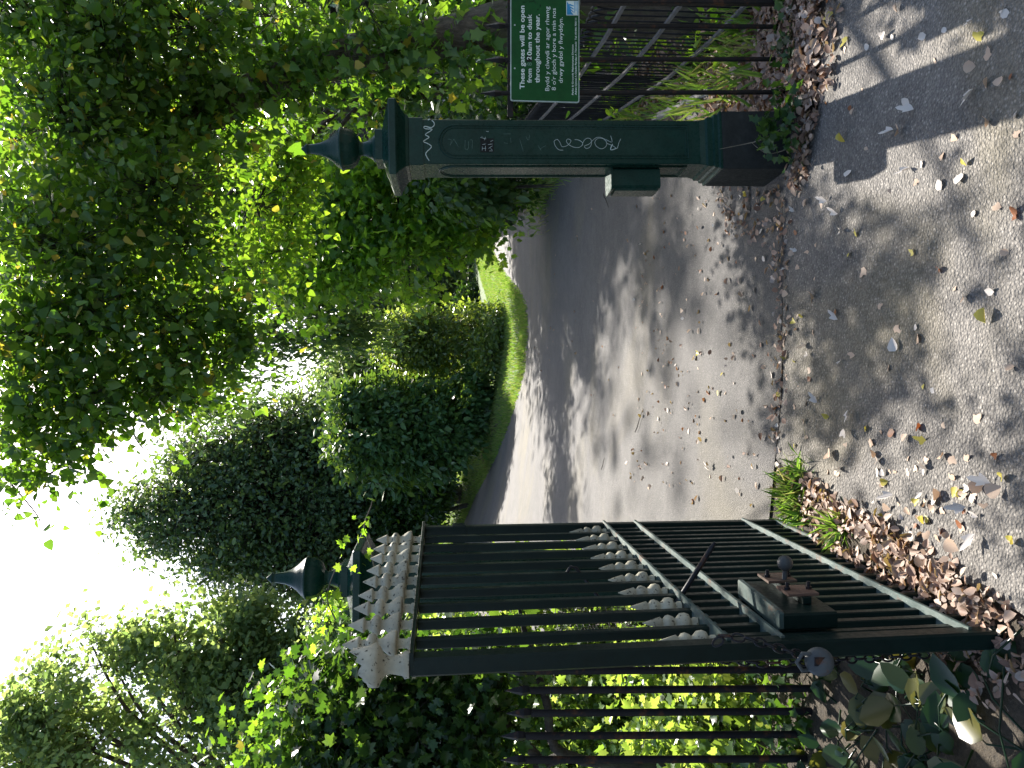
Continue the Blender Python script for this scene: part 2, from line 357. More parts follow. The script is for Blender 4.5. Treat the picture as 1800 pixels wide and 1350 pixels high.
def tree(name, label, cat, base, blobs, trunk_r, mt, bmt, group=None, **kw):
    t = thing(name, base, label, cat, group); b = Vector(base)
    cs = sorted(blobs, key=lambda q: q[2]); top = Vector(cs[-1][:3])
    mid = b.lerp(Vector((b.x * .4 + top.x * .6, top.y, top.z)), .5)
    paths = [([b - Vector((0, 0, .2)), mid, top], [trunk_r, trunk_r * .7, trunk_r * .2])]
    for q in cs[:-1]:
        c = Vector(q[:3]); k = min(.85, max(.15, (c.z - b.z) / max(.1, (top.z - b.z)) * .7)); st = b.lerp(mid, k / .5) if k < .5 else mid.lerp(top, (k - .5) / .5)
        paths.append(([st, st.lerp(c, .5) + Vector((0, 0, .1 * (c - st).length)), c], [trunk_r * .4, trunk_r * .25, trunk_r * .08]))
    limbs(t, bmt, paths)
    crown(t, mt, blobs, twig=bmt, **kw); return t

# ================================================================= the ground
def grid_mesh(name, xs, ys, dz, mt, kind='structure'):
    vs = [(x, y, zt(x, y) + dz) for y in ys for x in xs]; n = len(xs)
    fs = [(j*n+i, j*n+i+1, (j+1)*n+i+1, (j+1)*n+i) for j in range(len(ys)-1) for i in range(n-1)]
    me = bpy.data.meshes.new(name); me.from_pydata(vs, [], fs); me.polygons.foreach_set('use_smooth', [True] * len(fs))
    o = finish(name, me, mt); tag(o, kind=kind); return o
def axis(a, b, c, step, far):
    v = list(np.arange(b, c + 1e-6, step)); x, s = b, step
    while x > a: s *= 1.25; x -= s; v.insert(0, x)
    x, s = c, step
    while x < far: s *= 1.25; x += s; v.append(x)
    return [float(q) for q in v]
grid_mesh('ground', axis(-400, -9, 9, .2, 400), axis(-60, -1, 40, .2, 500), 0, M_soil)
def sheet(name, poly, dz, mt, step=.3, jit=.02, sub=.12):
    """a draped sheet with an organic edge"""
    pts = []
    for i, a in enumerate(poly):
        b = poly[(i+1) % len(poly)]; L = math.dist(a, b); dens = sub if min(a[1], b[1]) < 12 else sub * 3; n = max(1, int(L / dens))
        for k in range(n):
            p = [a[j] + (b[j] - a[j]) * k / n for j in (0, 1)]
            nx = noise.noise(Vector((p[0] * 2.3, p[1] * 2.3, 5))) + .5 * noise.noise(Vector((p[0] * 9, p[1] * 9, 2))); ny = noise.noise(Vector((p[0] * 2.3, p[1] * 2.3, 31)))
            pts.append((p[0] + nx * jit, p[1] + ny * jit))
    nb = len(pts); vs = [Vector(p) for p in pts]
    xs = [p[0] for p in pts]; ys = [p[1] for p in pts]
    y = min(ys) + step / 2
    while y < max(ys):
        st = step if y < 12 else step * 2
        x = min(xs) + step / 2
        while x < max(xs): vs.append(Vector((x + random.uniform(-.03, .03), y))); x += st
        y += st
    r = delaunay_2d_cdt(vs, [], [list(range(nb))], 1, 1e-5)
    me = bpy.data.meshes.new(name); me.from_pydata([(v.x, v.y, zt(v.x, v.y) + dz) for v in r[0]], [], [tuple(f) for f in r[2]])
    me.polygons.foreach_set('use_smooth', [True] * len(me.polygons)); me.update()
    o = finish(name, me, mt); tag(o, kind='structure')
    return o
def g2(x, y): p = G(x, y); return (p.x, p.y)
road_poly = [(-1.05, 3.60), (.2, 3.61), (1.02, 3.60), (1.30, 3.9), (1.85, 4.3), (1.80, 4.8), (1.86, 5.4), (2.35, 7.2), (2.95, 10), (3.15, 12.2), (3.35, 14.5), (4.1, 19), (5.3, 24), (6.6, 29), (9, 37), (12, 44),
             (9.6, 45), (7.4, 37), (5, 29), (3.7, 25), (2.1, 18), (1.65, 16.7), (1.1, 16.4), (.3, 17.2), (-.2, 18.3), (-1.26, 20.6), (-2.2, 23), (-4, 28), (-5.5, 30), (-14, 37), (-30, 41),
             (-30, 34), (-14, 26), (-7, 17), (-3.6, 10.5), (-1.7, 6.3), (-1.15, 4.6)]
sheet('road', road_poly, .012, M_road, .35, .05)
pave_poly = [(1.0, 3.585), (.2, 3.59), (-.35, 3.58), g2(1400, 838), g2(1445, 852), g2(1500, 900), g2(1560, 935), g2(1640, 985), g2(1720, 1025), g2(1800, 1070), (-.8, 1.4), (-1.0, -3), (5, -3), (5, 3.2), g2(1457, 0), g2(1450, 100), g2(1447, 195), (1.08, 3.45)]
sheet('path', pave_poly, .016, M_pave, .2, .03, .05)
E2 = EDGE[1:-1]
lawn = [(x + .0, y + .03) for x, y in E2] + [(14, 60), (-20, 60)]
sheet('lawn', lawn, .02, M_lawn, .5, .06, .15)
left_lawn = [(-2.2, 5.2), (-4.2, 9.8), (-7.8, 16), (-14, 18), (-14, 4), (-3, 3.8)]
sheet('lawn', left_lawn, .02, M_lawn, .4, .06)
# concrete edging of the road behind the right railing
mb = MB(); a = G(1160, 207); b = G(1262, 160); q = [a.lerp(b, i / 6) for i in range(7)]
for i in range(6): mb.beam(q[i] + Vector((0, 0, .02)), q[i+1] + Vector((0, 0, .02)) , (0, 0, 1), .09, .04)
tag(mb.build('concrete_edging', M_conc), 'thin concrete edging strip between road and leafy verge behind the railing', 'kerb edging')

# ================================================================= gate posts
def make_post(top_px, base_px, D, zb, label, mirror):
    """square cast iron post with plinth, mouldings, cap and finial; axis follows the slight lean"""
    f0 = P(*base_px, D); f1 = P(*top_px, D)
    ax = (f1 - f0).normalized(); xa = Vector((1, .047 * (1 if not mirror else -1), 0)); xa = (xa - ax * xa.dot(ax)).normalized(); ya = ax.cross(xa)
    HW = .105; o = f0 + ya * HW; o = o + ax * ((zb - o.z) / ax.z)
    t = thing('gate_post', o, label, 'gate post', 'pair of gate posts')
    K = 1.0
    mb = MB(); mb.loft([(-.15, .142), (.32, .138), (.327, .134)], o, ax, xa, square=True, smooth=False); mb.build('plinth', M_plinth, t)
    mb = MB(); mb.loft([(.328, .138), (.338, .138), (.345, .128), (.362, .128), (.368, .118), (.392, .118), (.40, .110), (.425, HW + .001)], o, ax, xa, square=True, smooth=False); mb.build('base_moulding', M_green, t)
    mb = MB(); mb.loft([(.425, HW), (1.735, HW)], o, ax, xa, square=True, smooth=False)
    sh = mb.build('shaft', M_green, t)
    # arched bead panels on the faces
    mb = MB()
    for nx, ny in ((0, -1), (-1, 0), (1, 0)):
        n_ = (xa * nx + ya * ny); e = ax.cross(n_)
        for inset, r in ((.028, .0042), (.040, .003)):
            hw = HW - inset; z0, z1 = .455 + inset, 1.69 - inset; pts = []
            pts += [(-hw, z0), (hw, z0), (hw, z1 - hw)]
            pts += [(hw * math.cos(a_), z1 - hw + hw * math.sin(a_)) for a_ in np.linspace(0, math.pi, 14)[1:]] + [(-hw, z0)]
            mb.tube([o + n_ * (HW + .001) + e * p[0] + ax * p[1] for p in pts], r, 6, cap=False)
    mb.build('panel_bead', M_green, t)
    mb = MB(); mb.loft([(1.735, .112), (1.80, .112), (1.802, .118), (1.815, .122), (1.83, .138), (1.845, .158), (1.852, .170), (1.858, .175), (1.885, .175), (1.889, .171), (1.925, .075)], o, ax, xa, square=True, smooth=False)
    mb.build('cap', M_green, t)
    mb = MB(); mb.loft([(1.924, .072), (1.958, .072), (1.96, .068)], o, ax, xa, square=True, smooth=False)
    fin = mb.build('finial_block', M_green, t)
    pr = [(1.958, .062), (1.968, .062), (1.975, .052), (1.99, .042), (2.01, .034), (2.028, .031), (2.034, .038), (2.04, .038)]
    mb = MB(); mb.loft(pr, o, ax, xa, 28); mb.build('finial_foot', M_green, t)
    pr = [(2.036, .036), (2.05, .070), (2.07, .088), (2.092, .094), (2.112, .096), (2.116, .101), (2.122, .101), (2.126, .095), (2.14, .085), (2.165, .060), (2.19, .042), (2.22, .029), (2.26, .0225), (2.278, .022), (2.28, .024), (2.284, .024), (2.31, .001)]
    mb = MB(); n = 48; vs = []
    for z, r in pr:
        for k in range(n):
            a_ = 2 * math.pi * k / n; rr = r - (.004 * abs(math.sin(a_ * 8)) ** .5 if 2.04 < z < 2.113 else 0)
            vs.append(o + ax * z + (xa * math.cos(a_) + ya * math.sin(a_)) * rr)
    mb.add(vs, [(i*n+k, i*n+(k+1) % n, (i+1)*n+(k+1) % n, (i+1)*n+k) for i in range(len(pr)-1) for k in range(n)], True)
    mb.build('finial', M_green, t)
    return t, o, ax, xa, ya
PD = 3.58
postR, oR, axR, xaR, yaR = make_post((740, 248.5), (1400, 250.5), PD, 0, 'dark green cast iron gate post with white scrawls and a small lock box', False)
postL, oL, axL, xaL, yaL = make_post((680, 1027), (1300, 1024), PD, .16, 'dark green cast iron gate post behind the open gate, vine over its cap', True)
# keeper box on the inner side of the right post
mb = MB(); c = oR + axR * .725 - xaR * .155 ; mb.beam(c - axR * .115, c + axR * .115, xaR, .10, .12); bx = mb.build('lock_keeper', M_green, postR)
mb = MB(); mb.beam(c + axR * .116, c + axR * .126, xaR, .12, .14); mb.beam(c - axR * .104 - xaR * .055, c + axR * .104 - xaR * .055, xaR, .012, .10); mb.build('keeper_plate', M_green, postR)
# scrawls on the front of the right post; pixel strokes laid on its face
FC = oR - yaR * (.105)
def onface(x, y):
    d = ray(x, y); n = -yaR; k = (FC - Vector((0, 0, CAMZ))).dot(n) / d.dot(n); return Vector((0, 0, CAMZ)) + d * k + n * .0012
def stroke(pxs, r, M_, name='scrawl'):
    pts = [onface(*p) for p in pxs]; q = []
    for i in range(len(pts) - 1):
        for k in range(4):
            t_ = k / 4; a = pts[max(i-1, 0)]; b_ = pts[i]; c_ = pts[i+1]; d = pts[min(i+2, len(pts)-1)]
            q.append(.5 * ((2*b_) + (c_-a)*t_ + (2*a-5*b_+4*c_-d)*t_*t_ + (3*b_-a-3*c_+d)*t_**3))
    q.append(pts[-1]); mb = MB(); mb.tube(q, r, 5); return mb.build(name, M_, postR)
def z2(pts): return [(720 + a / 4.5, 180 + b / 4.5) for a, b in pts]
stroke(z2([(155, 462), (135, 430), (130, 400), (172, 355), (150, 330), (110, 312), (120, 300), (155, 275), (125, 255), (180, 215), (130, 210), (112, 198), (125, 190), (170, 200), (195, 180), (190, 155), (175, 145)]), .0022, M_graf)
stroke(z2([(145, 140), (160, 133)]), .003, M_graf)
stroke(z2([(1215, 378), (1180, 375), (1150, 340), (1145, 305), (1170, 295), (1190, 320), (1205, 350), (1240, 345), (1270, 320), (1275, 300), (1250, 290), (1240, 310), (1260, 335), (1300, 355), (1345, 355), (1370, 325), (1340, 300), (1305, 295)]), .0011, M_graf)
stroke(z2([(1365, 340), (1375, 310), (1400, 285), (1430, 290), (1440, 320), (1425, 355), (1395, 365), (1385, 345), (1420, 330), (1450, 300), (1480, 278), (1520, 280), (1555, 310), (1555, 345), (1520, 368), (1480, 350), (1465, 315), (1490, 285), (1540, 290), (1600, 315), (1590, 265)]), .0011, M_graf)
stroke(z2([(1560, 325), (1610, 345), (1640, 365), (1655, 320), (1670, 290)]), .0011, M_graf)
stroke(z2([(1605, 330), (1590, 375), (1635, 365)]), .002, M_graf)
for S in ([(300, 290), (330, 300), (320, 340), (350, 290)], [(350, 290), (385, 350)], [(440, 300), (440, 370), (465, 365), (465, 310)], [(480, 300), (495, 300), (495, 365)], [(740, 250), (800, 250)], [(745, 320), (775, 325)], [(800, 280), (802, 320)], [(870, 290), (900, 390)], [(920, 270), (940, 300), (950, 260)], [(1030, 370), (1080, 340)], [(1015, 340), (1040, 380)]):
    stroke(z2(S), .0006, M_graf2)
# sticker: small black patch with torn pale flecks
mb = MB(); a_, b_, c_, d_ = [onface(*p) for p in z2([(560, 395), (560, 285), (666, 285), (666, 395)])]; mb.add([a_, b_, c_, d_], [(0, 1, 2, 3)]); n_ = -yaR * .0006
st = mb.build('sticker', M_ink, postR)
mb = MB()
for S in ([(575, 380), (575, 350)], [(600, 385), (600, 345)], [(575, 365), (605, 365)], [(575, 335), (600, 330)], [(590, 300), (600, 275)], [(630, 385), (655, 385)], [(625, 365), (655, 345)], [(640, 365), (655, 380)], [(620, 335), (655, 330)], [(640, 310), (660, 300)], [(575, 275), (570, 270)], [(605, 230), (625, 232)], [(560, 278), (605, 290)]):
    q = [onface(*p) + n_ for p in z2(S)]; mb.tube(q, .0011, 4)
mb.build('sticker_flecks', M_graf, st)

# ================================================================= the open gate
FT, FB = P(745, 934, 3.48), P(1376, 922, 3.48); NT, NB = P(724, 1168, 2.04), P(1822, 1117, 2.02)
def Q(s, t_, n=0.0, off=0.0):
    a = FB.lerp(NB, s); b_ = FT.lerp(NT, s); p = a.lerp(b_, t_); return p + GN * n
along = (NB - FB).normalized(); upg = (FT - FB).normalized(); GN = along.cross(upg).normalized()
if GN.x < 0: GN = -GN
GL = (NB - FB).length
gate = thing('iron_gate', FB, 'open dark green iron gate with two rows of white spear finials', 'gate')
mb = MB(); mb.beam(Q(0, -.005), Q(0, 1.0), along, .045, .045); mb.build('hinge_stile', M_gate, gate)
mb = MB(); mb.beam(Q(1, -.01), Q(1, 1.0), along, .055, .05); mb.build('meeting_stile', M_gate, gate)
for t_ in (1.0, .506, .419, .112, .004):
    mb = MB(); wd = .062 if t_ == 1 else .040
    mb.beam(Q(-.01, t_, .012), Q(1.0 if t_ < 1 else 1.02, t_, .012), GN, wd, .011)
    if t_ < 1: mb.beam(Q(0.015, t_ - .014, -.002), Q(.985, t_ - .014, -.002), GN, .012, .034)
    if t_ == .004: mb.beam(Q(0, t_ + .012, .0), Q(1, t_ + .012, .0), GN, .05, .03)
    mb.build('rail', M_rail if t_ < 1 else M_gate, gate)
NBARS = 9
ss = [(k + 1) / (NBARS + 1) for k in range(NBARS)]
for s in ss:
    mb = MB(); mb.beam(Q(s, .006), Q(s, .996), along, .029, .029); mb.build('bar', M_gate, gate)
for k in range(NBARS + 1):
    s = (k + .5) / (NBARS + 1); mb = MB(); mb.beam(Q(s, .006), Q(s, .502), along, .026, .026); mb.build('dog_bar', M_gate, gate)
TF = [(0, .017), (.012, .017), (.015, .013), (.042, .014), (.046, .020), (.048, .036), (.054, .038), (.068, .034), (.085, .024), (.096, .016), (.108, .015), (.113, .020), (.118, .027), (.128, .0305), (.138, .0275), (.144, .019), (.150, .013), (.164, .013), (.168, .021), (.172, .023), (.176, .021), (.225, .0015)]
FH = 0.86
for s in ss:
    mb = MB(); mb.loft([(z * FH, r) for z, r in TF], Q(s, 1.0, .0) + Vector((0, 0, .006)), Vector((random.gauss(0, .02), random.gauss(0, .02), 1)), sides=20); mb.build('finial', M_white, gate)
BF = [(0, .014), (.012, .014), (.016, .011), (.022, .013), (.026, .024), (.036, .028), (.052, .026), (.062, .016), (.068, .012), (.074, .018), (.086, .0225), (.096, .020), (.103, .012), (.108, .012), (.112, .017), (.165, .0015)]
for k in range(NBARS + 1):
    s = (k + .5) / (NBARS + 1); mb = MB(); mb.loft(BF, Q(s, .512), Vector((0, 0, 1)), sides=16); mb.build('dog_bar_finial', M_white, gate)
# broken finial on the meeting stile
mb = MB(); o = Q(1.0, 1.0) + Vector((0, 0, .006)); prof = [(0, .034), (.012, .036), (.018, .028), (.05, .022), (.068, .03), (.078, .052), (.088, .057), (.105, .05), (.125, .045)]
n = 26; vs = []
for i, (z, r) in enumerate(prof):
    for k in range(n):
        a_ = 2*math.pi*k/n; j = 1 + (.13 * noise.noise(Vector((k * .7, i * 1.3, 0))) if i > 4 else 0)
        zz = z + (.030 * noise.noise(Vector((k * .5, 3, 0))) + .02 * math.cos(a_) if i == len(prof) - 1 else 0)
        vs.append(o + Vector((math.cos(a_) * r * j, math.sin(a_) * r * j, zz)))
vs.append(o + Vector((.01, 0, .112)))
mb.add(vs, [(i*n+k, i*n+(k+1) % n, (i+1)*n+(k+1) % n, (i+1)*n+k) for i in range(len(prof)-1) for k in range(n)], True)
lastn = (len(prof)-1)*n; mb.f += [(lastn+k, lastn+(k+1) % n, len(vs)-1) for k in range(n)]; mb.s += [False] * n
tag(mb.build('broken_finial', M_white, gate), 'broken white finial stump')
# hinge strap towards the post
mb = MB(); hp = Q(0, .905); mb.beam(hp + Vector((.03, 0, 0)), hp + Vector((-.22, .13, 0)), (0, 0, 1), .055, .012); mb.beam(hp - Vector((0, 0, .03)), hp + Vector((0, 0, .03)), along, .062, .058); mb.build('hinge_strap', M_gate, gate)
# lock box
def lb(s0, s1, t0, t1, n0, n1, name, mt_, par=None):
    mb = MB(); a = Q((s0+s1)/2, t0, (n0+n1)/2); b_ = Q((s0+s1)/2, t1, (n0+n1)/2); mb.beam(a, b_, along, abs(s1-s0)*GL, abs(n1-n0)); return mb.build(name, mt_, par or gate)
box = lb(.735, .955, .305, .395, .018, .066, 'lock_box', M_gate)
lb(.735, .955, .3955, .403, .018, .074, 'lid', M_rail, box)
for s in (.78, .87):
    lb(s - .035, s + .035, .330, .345, .066, .088, 'bracket', M_gate, box)
    lb(s - .030, s + .030, .315, .368, .088, .096, 'rusty_strap', M_rust, box)
    for tt in (.322, .360):
        mb = MB(); mb.tube([Q(s, tt, .09), Q(s, tt, .118)], .006, 8); mb.tube([Q(s, tt, .096), Q(s, tt, .104)], .010, 6, smooth=False); mb.build('bolt', M_black, box)
mb = MB(); k0 = Q(.80, .335, .09); k1 = Q(.80, .335, .128); mb.tube([k0, k1], .0085, 10); mb.loft([(-.024, .002), (-.022, .01), (-.016, .018), (-.006, .0235), (.006, .0235), (.016, .018), (.022, .01), (.024, .002)], k1 + GN * .018, GN, (0, 0, 1), 20)
mb.build('ball_knob', M_steel, box)
# slim hooked stay rod threaded through the gate
mb = MB(); a = P(1257, 953, 2.42); b_ = P(1178, 1078, 2.45)
mb.tube([a, a.lerp(b_, .08), a.lerp(b_, .5), b_], [.004, .009, .009, .009], 8)
mb.build('stay_rod', M_black, gate); mb = MB()
mb.tube([P(1052, 1050, 2.75), P(1030, 1020, 2.75), P(1012, 998, 2.75), P(1003, 996, 2.75), P(997, 1006, 2.75)], .006, 8)
mb.build('stay_hook', M_black, gate)
# chain and padlock
ch = thing('chain', Q(1, .5), 'rusty black chain wrapped round the near upright of the gate', 'chain')
def chain(pts, r, L, par):
    mb = MB(); pts = [Vector(p) for p in pts]; seg = []
    for a, b_ in zip(pts, pts[1:]):
        n = max(1, int((b_ - a).length / (L * .72)));  seg += [(a.lerp(b_, k / n), (b_ - a).normalized()) for k in range(n)]
    for i, (p, d) in enumerate(seg):
        u = d.orthogonal().normalized(); u = Matrix.Rotation(math.pi / 2 * (i % 2) + .35, 3, d) @ u
        q = [p + d * (L/2 * math.cos(a_) * 1.0) + u * (L * .3 * math.sin(a_)) for a_ in np.linspace(0, 2*math.pi, 13)]
        mb.tube(q, r, 6, cap=False)
    return mb
chain([P(1262, 1128, 1.98), P(1275, 1118, 1.97), P(1320, 1124, 1.955), P(1370, 1140, 1.945), P(1402, 1150, 1.94), P(1420, 1158, 1.94)], .0032, .034, ch).build('links', M_black, ch)
chain([P(1275, 1160, 2.09), P(1340, 1166, 2.07), P(1400, 1164, 2.05), P(1480, 1160, 2.08), P(1560, 1156, 2.1), P(1640, 1150, 2.1)], .0032, .034, ch).build('hanging_links', M_black, ch)
pl = thing('padlock', P(1440, 1163, 1.92), 'chunky dull grey padlock hanging from the chain on the gate', 'padlock')
c = P(1440, 1163, 1.92); mb = MB(); vd = (c - Vector((0, 0, CAMZ))).normalized()
prof = [(-.022, .012), (-.020, .026), (-.012, .036), (.012, .036), (.020, .026), (.022, .012)]
mb.loft(prof, c, vd, (0, 0, 1), 28); mb.build('body', M_steel, pl)
mb = MB(); mb.tube([c + Vector((-.02, 0, .02)), c + Vector((-.022, 0, .045)), c + Vector((0, 0, .060)), c + Vector((.022, 0, .045)), c + Vector((.02, 0, .02))], .0055, 8); mb.build('shackle', M_steel, pl)
mb = MB(); mb.beam(c - vd * .0225 - Vector((0, 0, .02)), c - vd * .0225 + Vector((0, 0, .012)), (1, 0, 0), .022, .004); mb.build('face_plate', M_black, pl)

# ================================================================= railings
def railing(label, ys_top, v_tip, v_bot, Y, r, rails, mt_, flare, post=None):
    b = P(v_bot, (ys_top[0][1]), Y); t = thing('spear_railing', b, label, 'railing')
    for (yt, yb) in ys_top:
        vt = v_tip + random.uniform(-6, 6); a = P(v_bot, yb, Y); c_ = P(vt, yt, Y); d = (c_ - a).normalized(); H = (c_ - a).length
        mb = MB(); mb.tube([a, a + d * (H - .10)], r, 8); mb.build('picket', mt_, t)
        mb = MB(); mb.loft([(0, r), (.012, r * 1.25), (.03, flare), (.10, .001)], a + d * (H - .10), d, (1, 0, 0), 4, smooth=False); mb.build('spearhead', mt_, t)
    for v, y0, y1, hgt in rails:
        mb = MB(); mb.beam(P(v, y0, Y + .0), P(v, y1, Y + .0), (0, 0, 1), .028, hgt); mb.build('rail', mt_, t)
    return t
rr = railing('rust black spear topped railing carrying the green sign, right of the gate post', [(164, 162), (105, 104), (45, 47), (-15, -12), (-75, -72), (-135, -130), (-195, -190)], 845, 1385, 3.60, .0115, [(897, 206, -260, .012)], M_rustbar, .017)
mb = MB(); mb.beam(P(1420, 3, 3.55), P(1020, 1, 3.55), (1, 0, 0), .035, .035); mb.build('railing_post', M_rustbar, rr)
railing('black spear topped railing among shrubs, left of the open gate', [(1180, 1176), (1214, 1209), (1254, 1249), (1294, 1290), (1336, 1333), (1378, 1375), (1420, 1416), (1462, 1458)], 885, 1560, 3.05, .0155, [(1540, 1160, 1480, .03)], M_black, .021)
# ---------------------------------------------------------------- sign
SY = 3.56; SW0, SW1 = 178, -7
sg = thing('notice_sign', P(958, 86, SY), 'green notice sign with white English and Welsh lettering fixed to the railing', 'sign')
kk = 3.56 / F
def spt(x, y, dy=0): p = P(x, y, SY); return p
tl = P(897, SW0, SY); br = P(1018, SW1, SY)
cx, cz = (tl.x + br.x) / 2, (tl.z + br.z) / 2; sw, sh_ = br.x - tl.x, tl.z - br.z
def rrect(w_, h_, r, y0, y1, name, mt_, par):
    mb = MB(); pts = []
    for (sx_, sz_, a0) in ((1, 1, 0), (-1, 1, 90), (-1, -1, 180), (1, -1, 270)):
        for k in range(6): a_ = math.radians(a0 + 18 * k); pts.append((sx_ * (w_/2 - r) + r * math.cos(a_), sz_ * (h_/2 - r) + r * math.sin(a_)))
    n = len(pts); vs = [(cx + p[0], y0, cz + p[1]) for p in pts] + [(cx + p[0], y1, cz + p[1]) for p in pts]
    mb.add(vs, [tuple(range(n)), tuple(range(2*n-1, n-1, -1))] + [(i, n+i, n+(i+1) % n, (i+1) % n) for i in range(n)]); return mb.build(name, mt_, par)
rrect(sw, sh_, .010, SY - .006, SY + .002, 'board_edge', M_signedge, sg)
board = rrect(sw - .009, sh_ - .009, .008, SY - .0075, SY - .001, 'board', M_sign, sg)
for s_ in (.3, .7):
    mb = MB(); mb.tube([(tl.x + sw * s_, SY - .009, tl.z - .02), (tl.x + sw * s_, SY + .03, tl.z - .02)], .004, 8); mb.build('bolt', M_signedge, sg)
def text(s_, vx, y_left, wpx, hpx, mt_, bold=0, name='lettering', dy=0, par=None):
    """one line of lettering, its foot at picture height vx, starting at y_left, wpx long, on the board"""
    cu = bpy.data.curves.new(name, 'FONT'); cu.body = s_; cu.size = 1; cu.offset = bold; cu.resolution_u = 4
    ob = bpy.data.objects.new(name, cu); link(ob); bpy.context.view_layer.update()
    dg = bpy.context.evaluated_depsgraph_get(); me = bpy.data.meshes.new_from_object(ob.evaluated_get(dg)); bpy.data.objects.remove(ob); bpy.data.curves.remove(cu)
    co = np.array([v.co[:] for v in me.vertices]); x0, x1 = co[:, 0].min(), co[:, 0].max()
    sx_ = wpx * kk / (x1 - x0); sz_ = hpx * kk / .73
    p0 = P(vx, y_left, SY); off = OFF[sg.name]
    for v in me.vertices:
        x, y, z = v.co; v.co = Vector((p0.x + (x - x0) * sx_, SY - .0085 - dy, p0.z + y * sz_)) - off
    me.name = name
    return finish(name, me, mt_, par or board)
text('These gates will be open', 921.5, 158, 147, 8.6, M_text, .018)
text('from', 934.2, 147, 25, 8.2, M_text, .018)
text('8', 934.2, 117, 6, 8.2, M_faded, .01)
text('0am to dusk', 934.2, 99, 73, 8.2, M_text, .018)
mb = MB(); a = P(935, 110, SY); b_ = P(924.5, 98.8, SY); vs = [(a.x, SY - .0082, a.z), (b_.x, SY - .0082, a.z), (b_.x, SY - .0082, b_.z), (a.x, SY - .0082, b_.z)]; mb.add(vs, [(0, 1, 2, 3)]); mb.build('black_patch', M_ink, board)
text('2', 933.6, 106.5, 5.5, 8.0, M_text, .018, dy=.0004)
text('throughout the year.', 948, 147, 121, 8.6, M_text, .018)
text("Bydd y clwydi ar agor rhwng", 965, 161, 149, 7.6, M_text)
text("8 o'r gloch y bore a min nos", 976.5, 160, 145, 7.6, M_text)
text("drwy gydol y flwyddyn.", 988.5, 147, 116, 7.6, M_text)
text("Parks & Grounds Maintenance Division", 1007.5, 168, 89, 3.0, M_text, .02)
text("Adran Cynnal A Chadw Parciau A Thiroedd  Tel: 01446 700111", 1013, 168, 136, 3.0, M_text, .02)
def flat(pxs, name, mt_, lift, par=None):
    mb = MB(); vs = []
    for p in pxs: q = P(p[0], p[1], SY); vs.append((q.x, SY - .0082 - lift, q.z))
    mb.add(vs, [tuple(range(len(vs)))]); return mb.build(name, mt_, par or board)
em = flat([(1016, 28.5), (1016, 3), (995, 3), (995, 28.5)], 'emblem', M_text, 0)
flat([(1008, 27.5), (1003.5, 22), (1002, 14), (999, 8), (996, 4), (996, 27.5)], 'emblem_field', M_blue, .0003, em)
flat([(1015.2, 27.5), (1015.2, 4), (1014.2, 4), (1014.2, 27.5)], 'emblem_stripe', M_blue, .0003, em)
flat([(1012.6, 21), (1012.6, 4), (1011.4, 4), (1011.4, 21)], 'emblem_stripe', M_blue, .0003, em)
flat([(1010, 24), (1010, 4), (1009, 4), (1009, 24)], 'emblem_stripe', M_blue, .0003, em)
for i in range(3): flat([(1008.2, 24 - i*5.5), (1008.2, 22.5 - i*5.5), (1002.5 - i, 17 - i*4.5), (1001.5 - i, 19 - i*4)], 'emblem_wave', M_blue, .0005, em)
for S, r in (([(918, 3), (920, 6), (925, 5), (924, 1), (919, -1)], .0007), ([(929, 0), (930, 5), (936, 4), (938, 2), (942, 8)], .001), ([(949, 10), (950, 12)], .002), ([(946, 19), (944, 17)], .0012), ([(942, 25), (943, 20), (946, 18), (949, 12)], .0005)):
    mb = MB(); mb.tube([(P(p[0], p[1], SY).x, SY - .0085, P(p[0], p[1], SY).z) for p in S], r, 5); mb.build('black_scribble', M_ink, board)

# ================================================================= bow top fence along the right verge
FP = [(1.93, 3.78), (1.98, 4.3), (2.12, 5.2), (2.5, 7.0), (2.95, 9.0), (3.25, 11.0), (3.38, 12.6)]
def bow_fence(path, H, label, gapn=.085):
    t = thing('bow_top_fence', (*path[0], zt(*path[0])), label, 'fence'); pts = []
    L = 0; samp = []
    for a, b_ in zip(path, path[1:]):
        n = max(1, int(math.dist(a, b_) / .02))
        for k in range(n): samp.append((a[0] + (b_[0]-a[0])*k/n, a[1] + (b_[1]-a[1])*k/n))
    step = max(1, int(gapn / .02)); pk = [samp[i] for i in range(0, len(samp), step)]
    mb = MB()
    for i in range(len(pk) - 2):
        (x0, y0), (x1, y1) = pk[i], pk[i+2]; z0 = zt(x0, y0); r = math.dist(pk[i], pk[i+2]) / 2; c_ = Vector(((x0+x1)/2, (y0+y1)/2, z0 + H - r)); d = Vector((x1-x0, y1-y0, 0)).normalized()
        jx = random.uniform(-.004, .004)
        q = [Vector((x0, y0, z0 - .05)), Vector((x0 + jx, y0, z0 + H * .5))] + [c_ - d * r * math.cos(a_) + Vector((0, 0, r * 1.25 * math.sin(a_))) for a_ in np.linspace(0, math.pi, 9)] + [Vector((x1, y1, z0 + H * .88))]
        mb.tube(q, .0055, 5)
    mb.build('hooped_bars', M_fence, t)
    for h, rd in ((H - .13, .013), (H * .52, .013), (.12, .013)):
        mb = MB(); q = [Vector((x - .012, y, zt(x, y) + h)) for x, y in pk]; mb.tube(q, rd, 4, smooth=False); mb.build('rail', M_fencerail, t)
    for i in range(0, len(pk), 22):
        x, y = pk[i]; mb = MB(); mb.beam((x + .03, y, zt(x, y) - .1), (x + .03, y, zt(x, y) + H + .02), (1, 0, 0), .035, .035); mb.build('fence_post', M_fence, t)
    return t
bow_fence(FP, .86, 'black hooped bow top fence curving along the leafy right verge behind the railing')
bow_fence([(4.5, 15.5), (5.4, 19), (6.6, 24), (8.2, 30)], .9, 'distant dark fence under the trees where the road bends away')

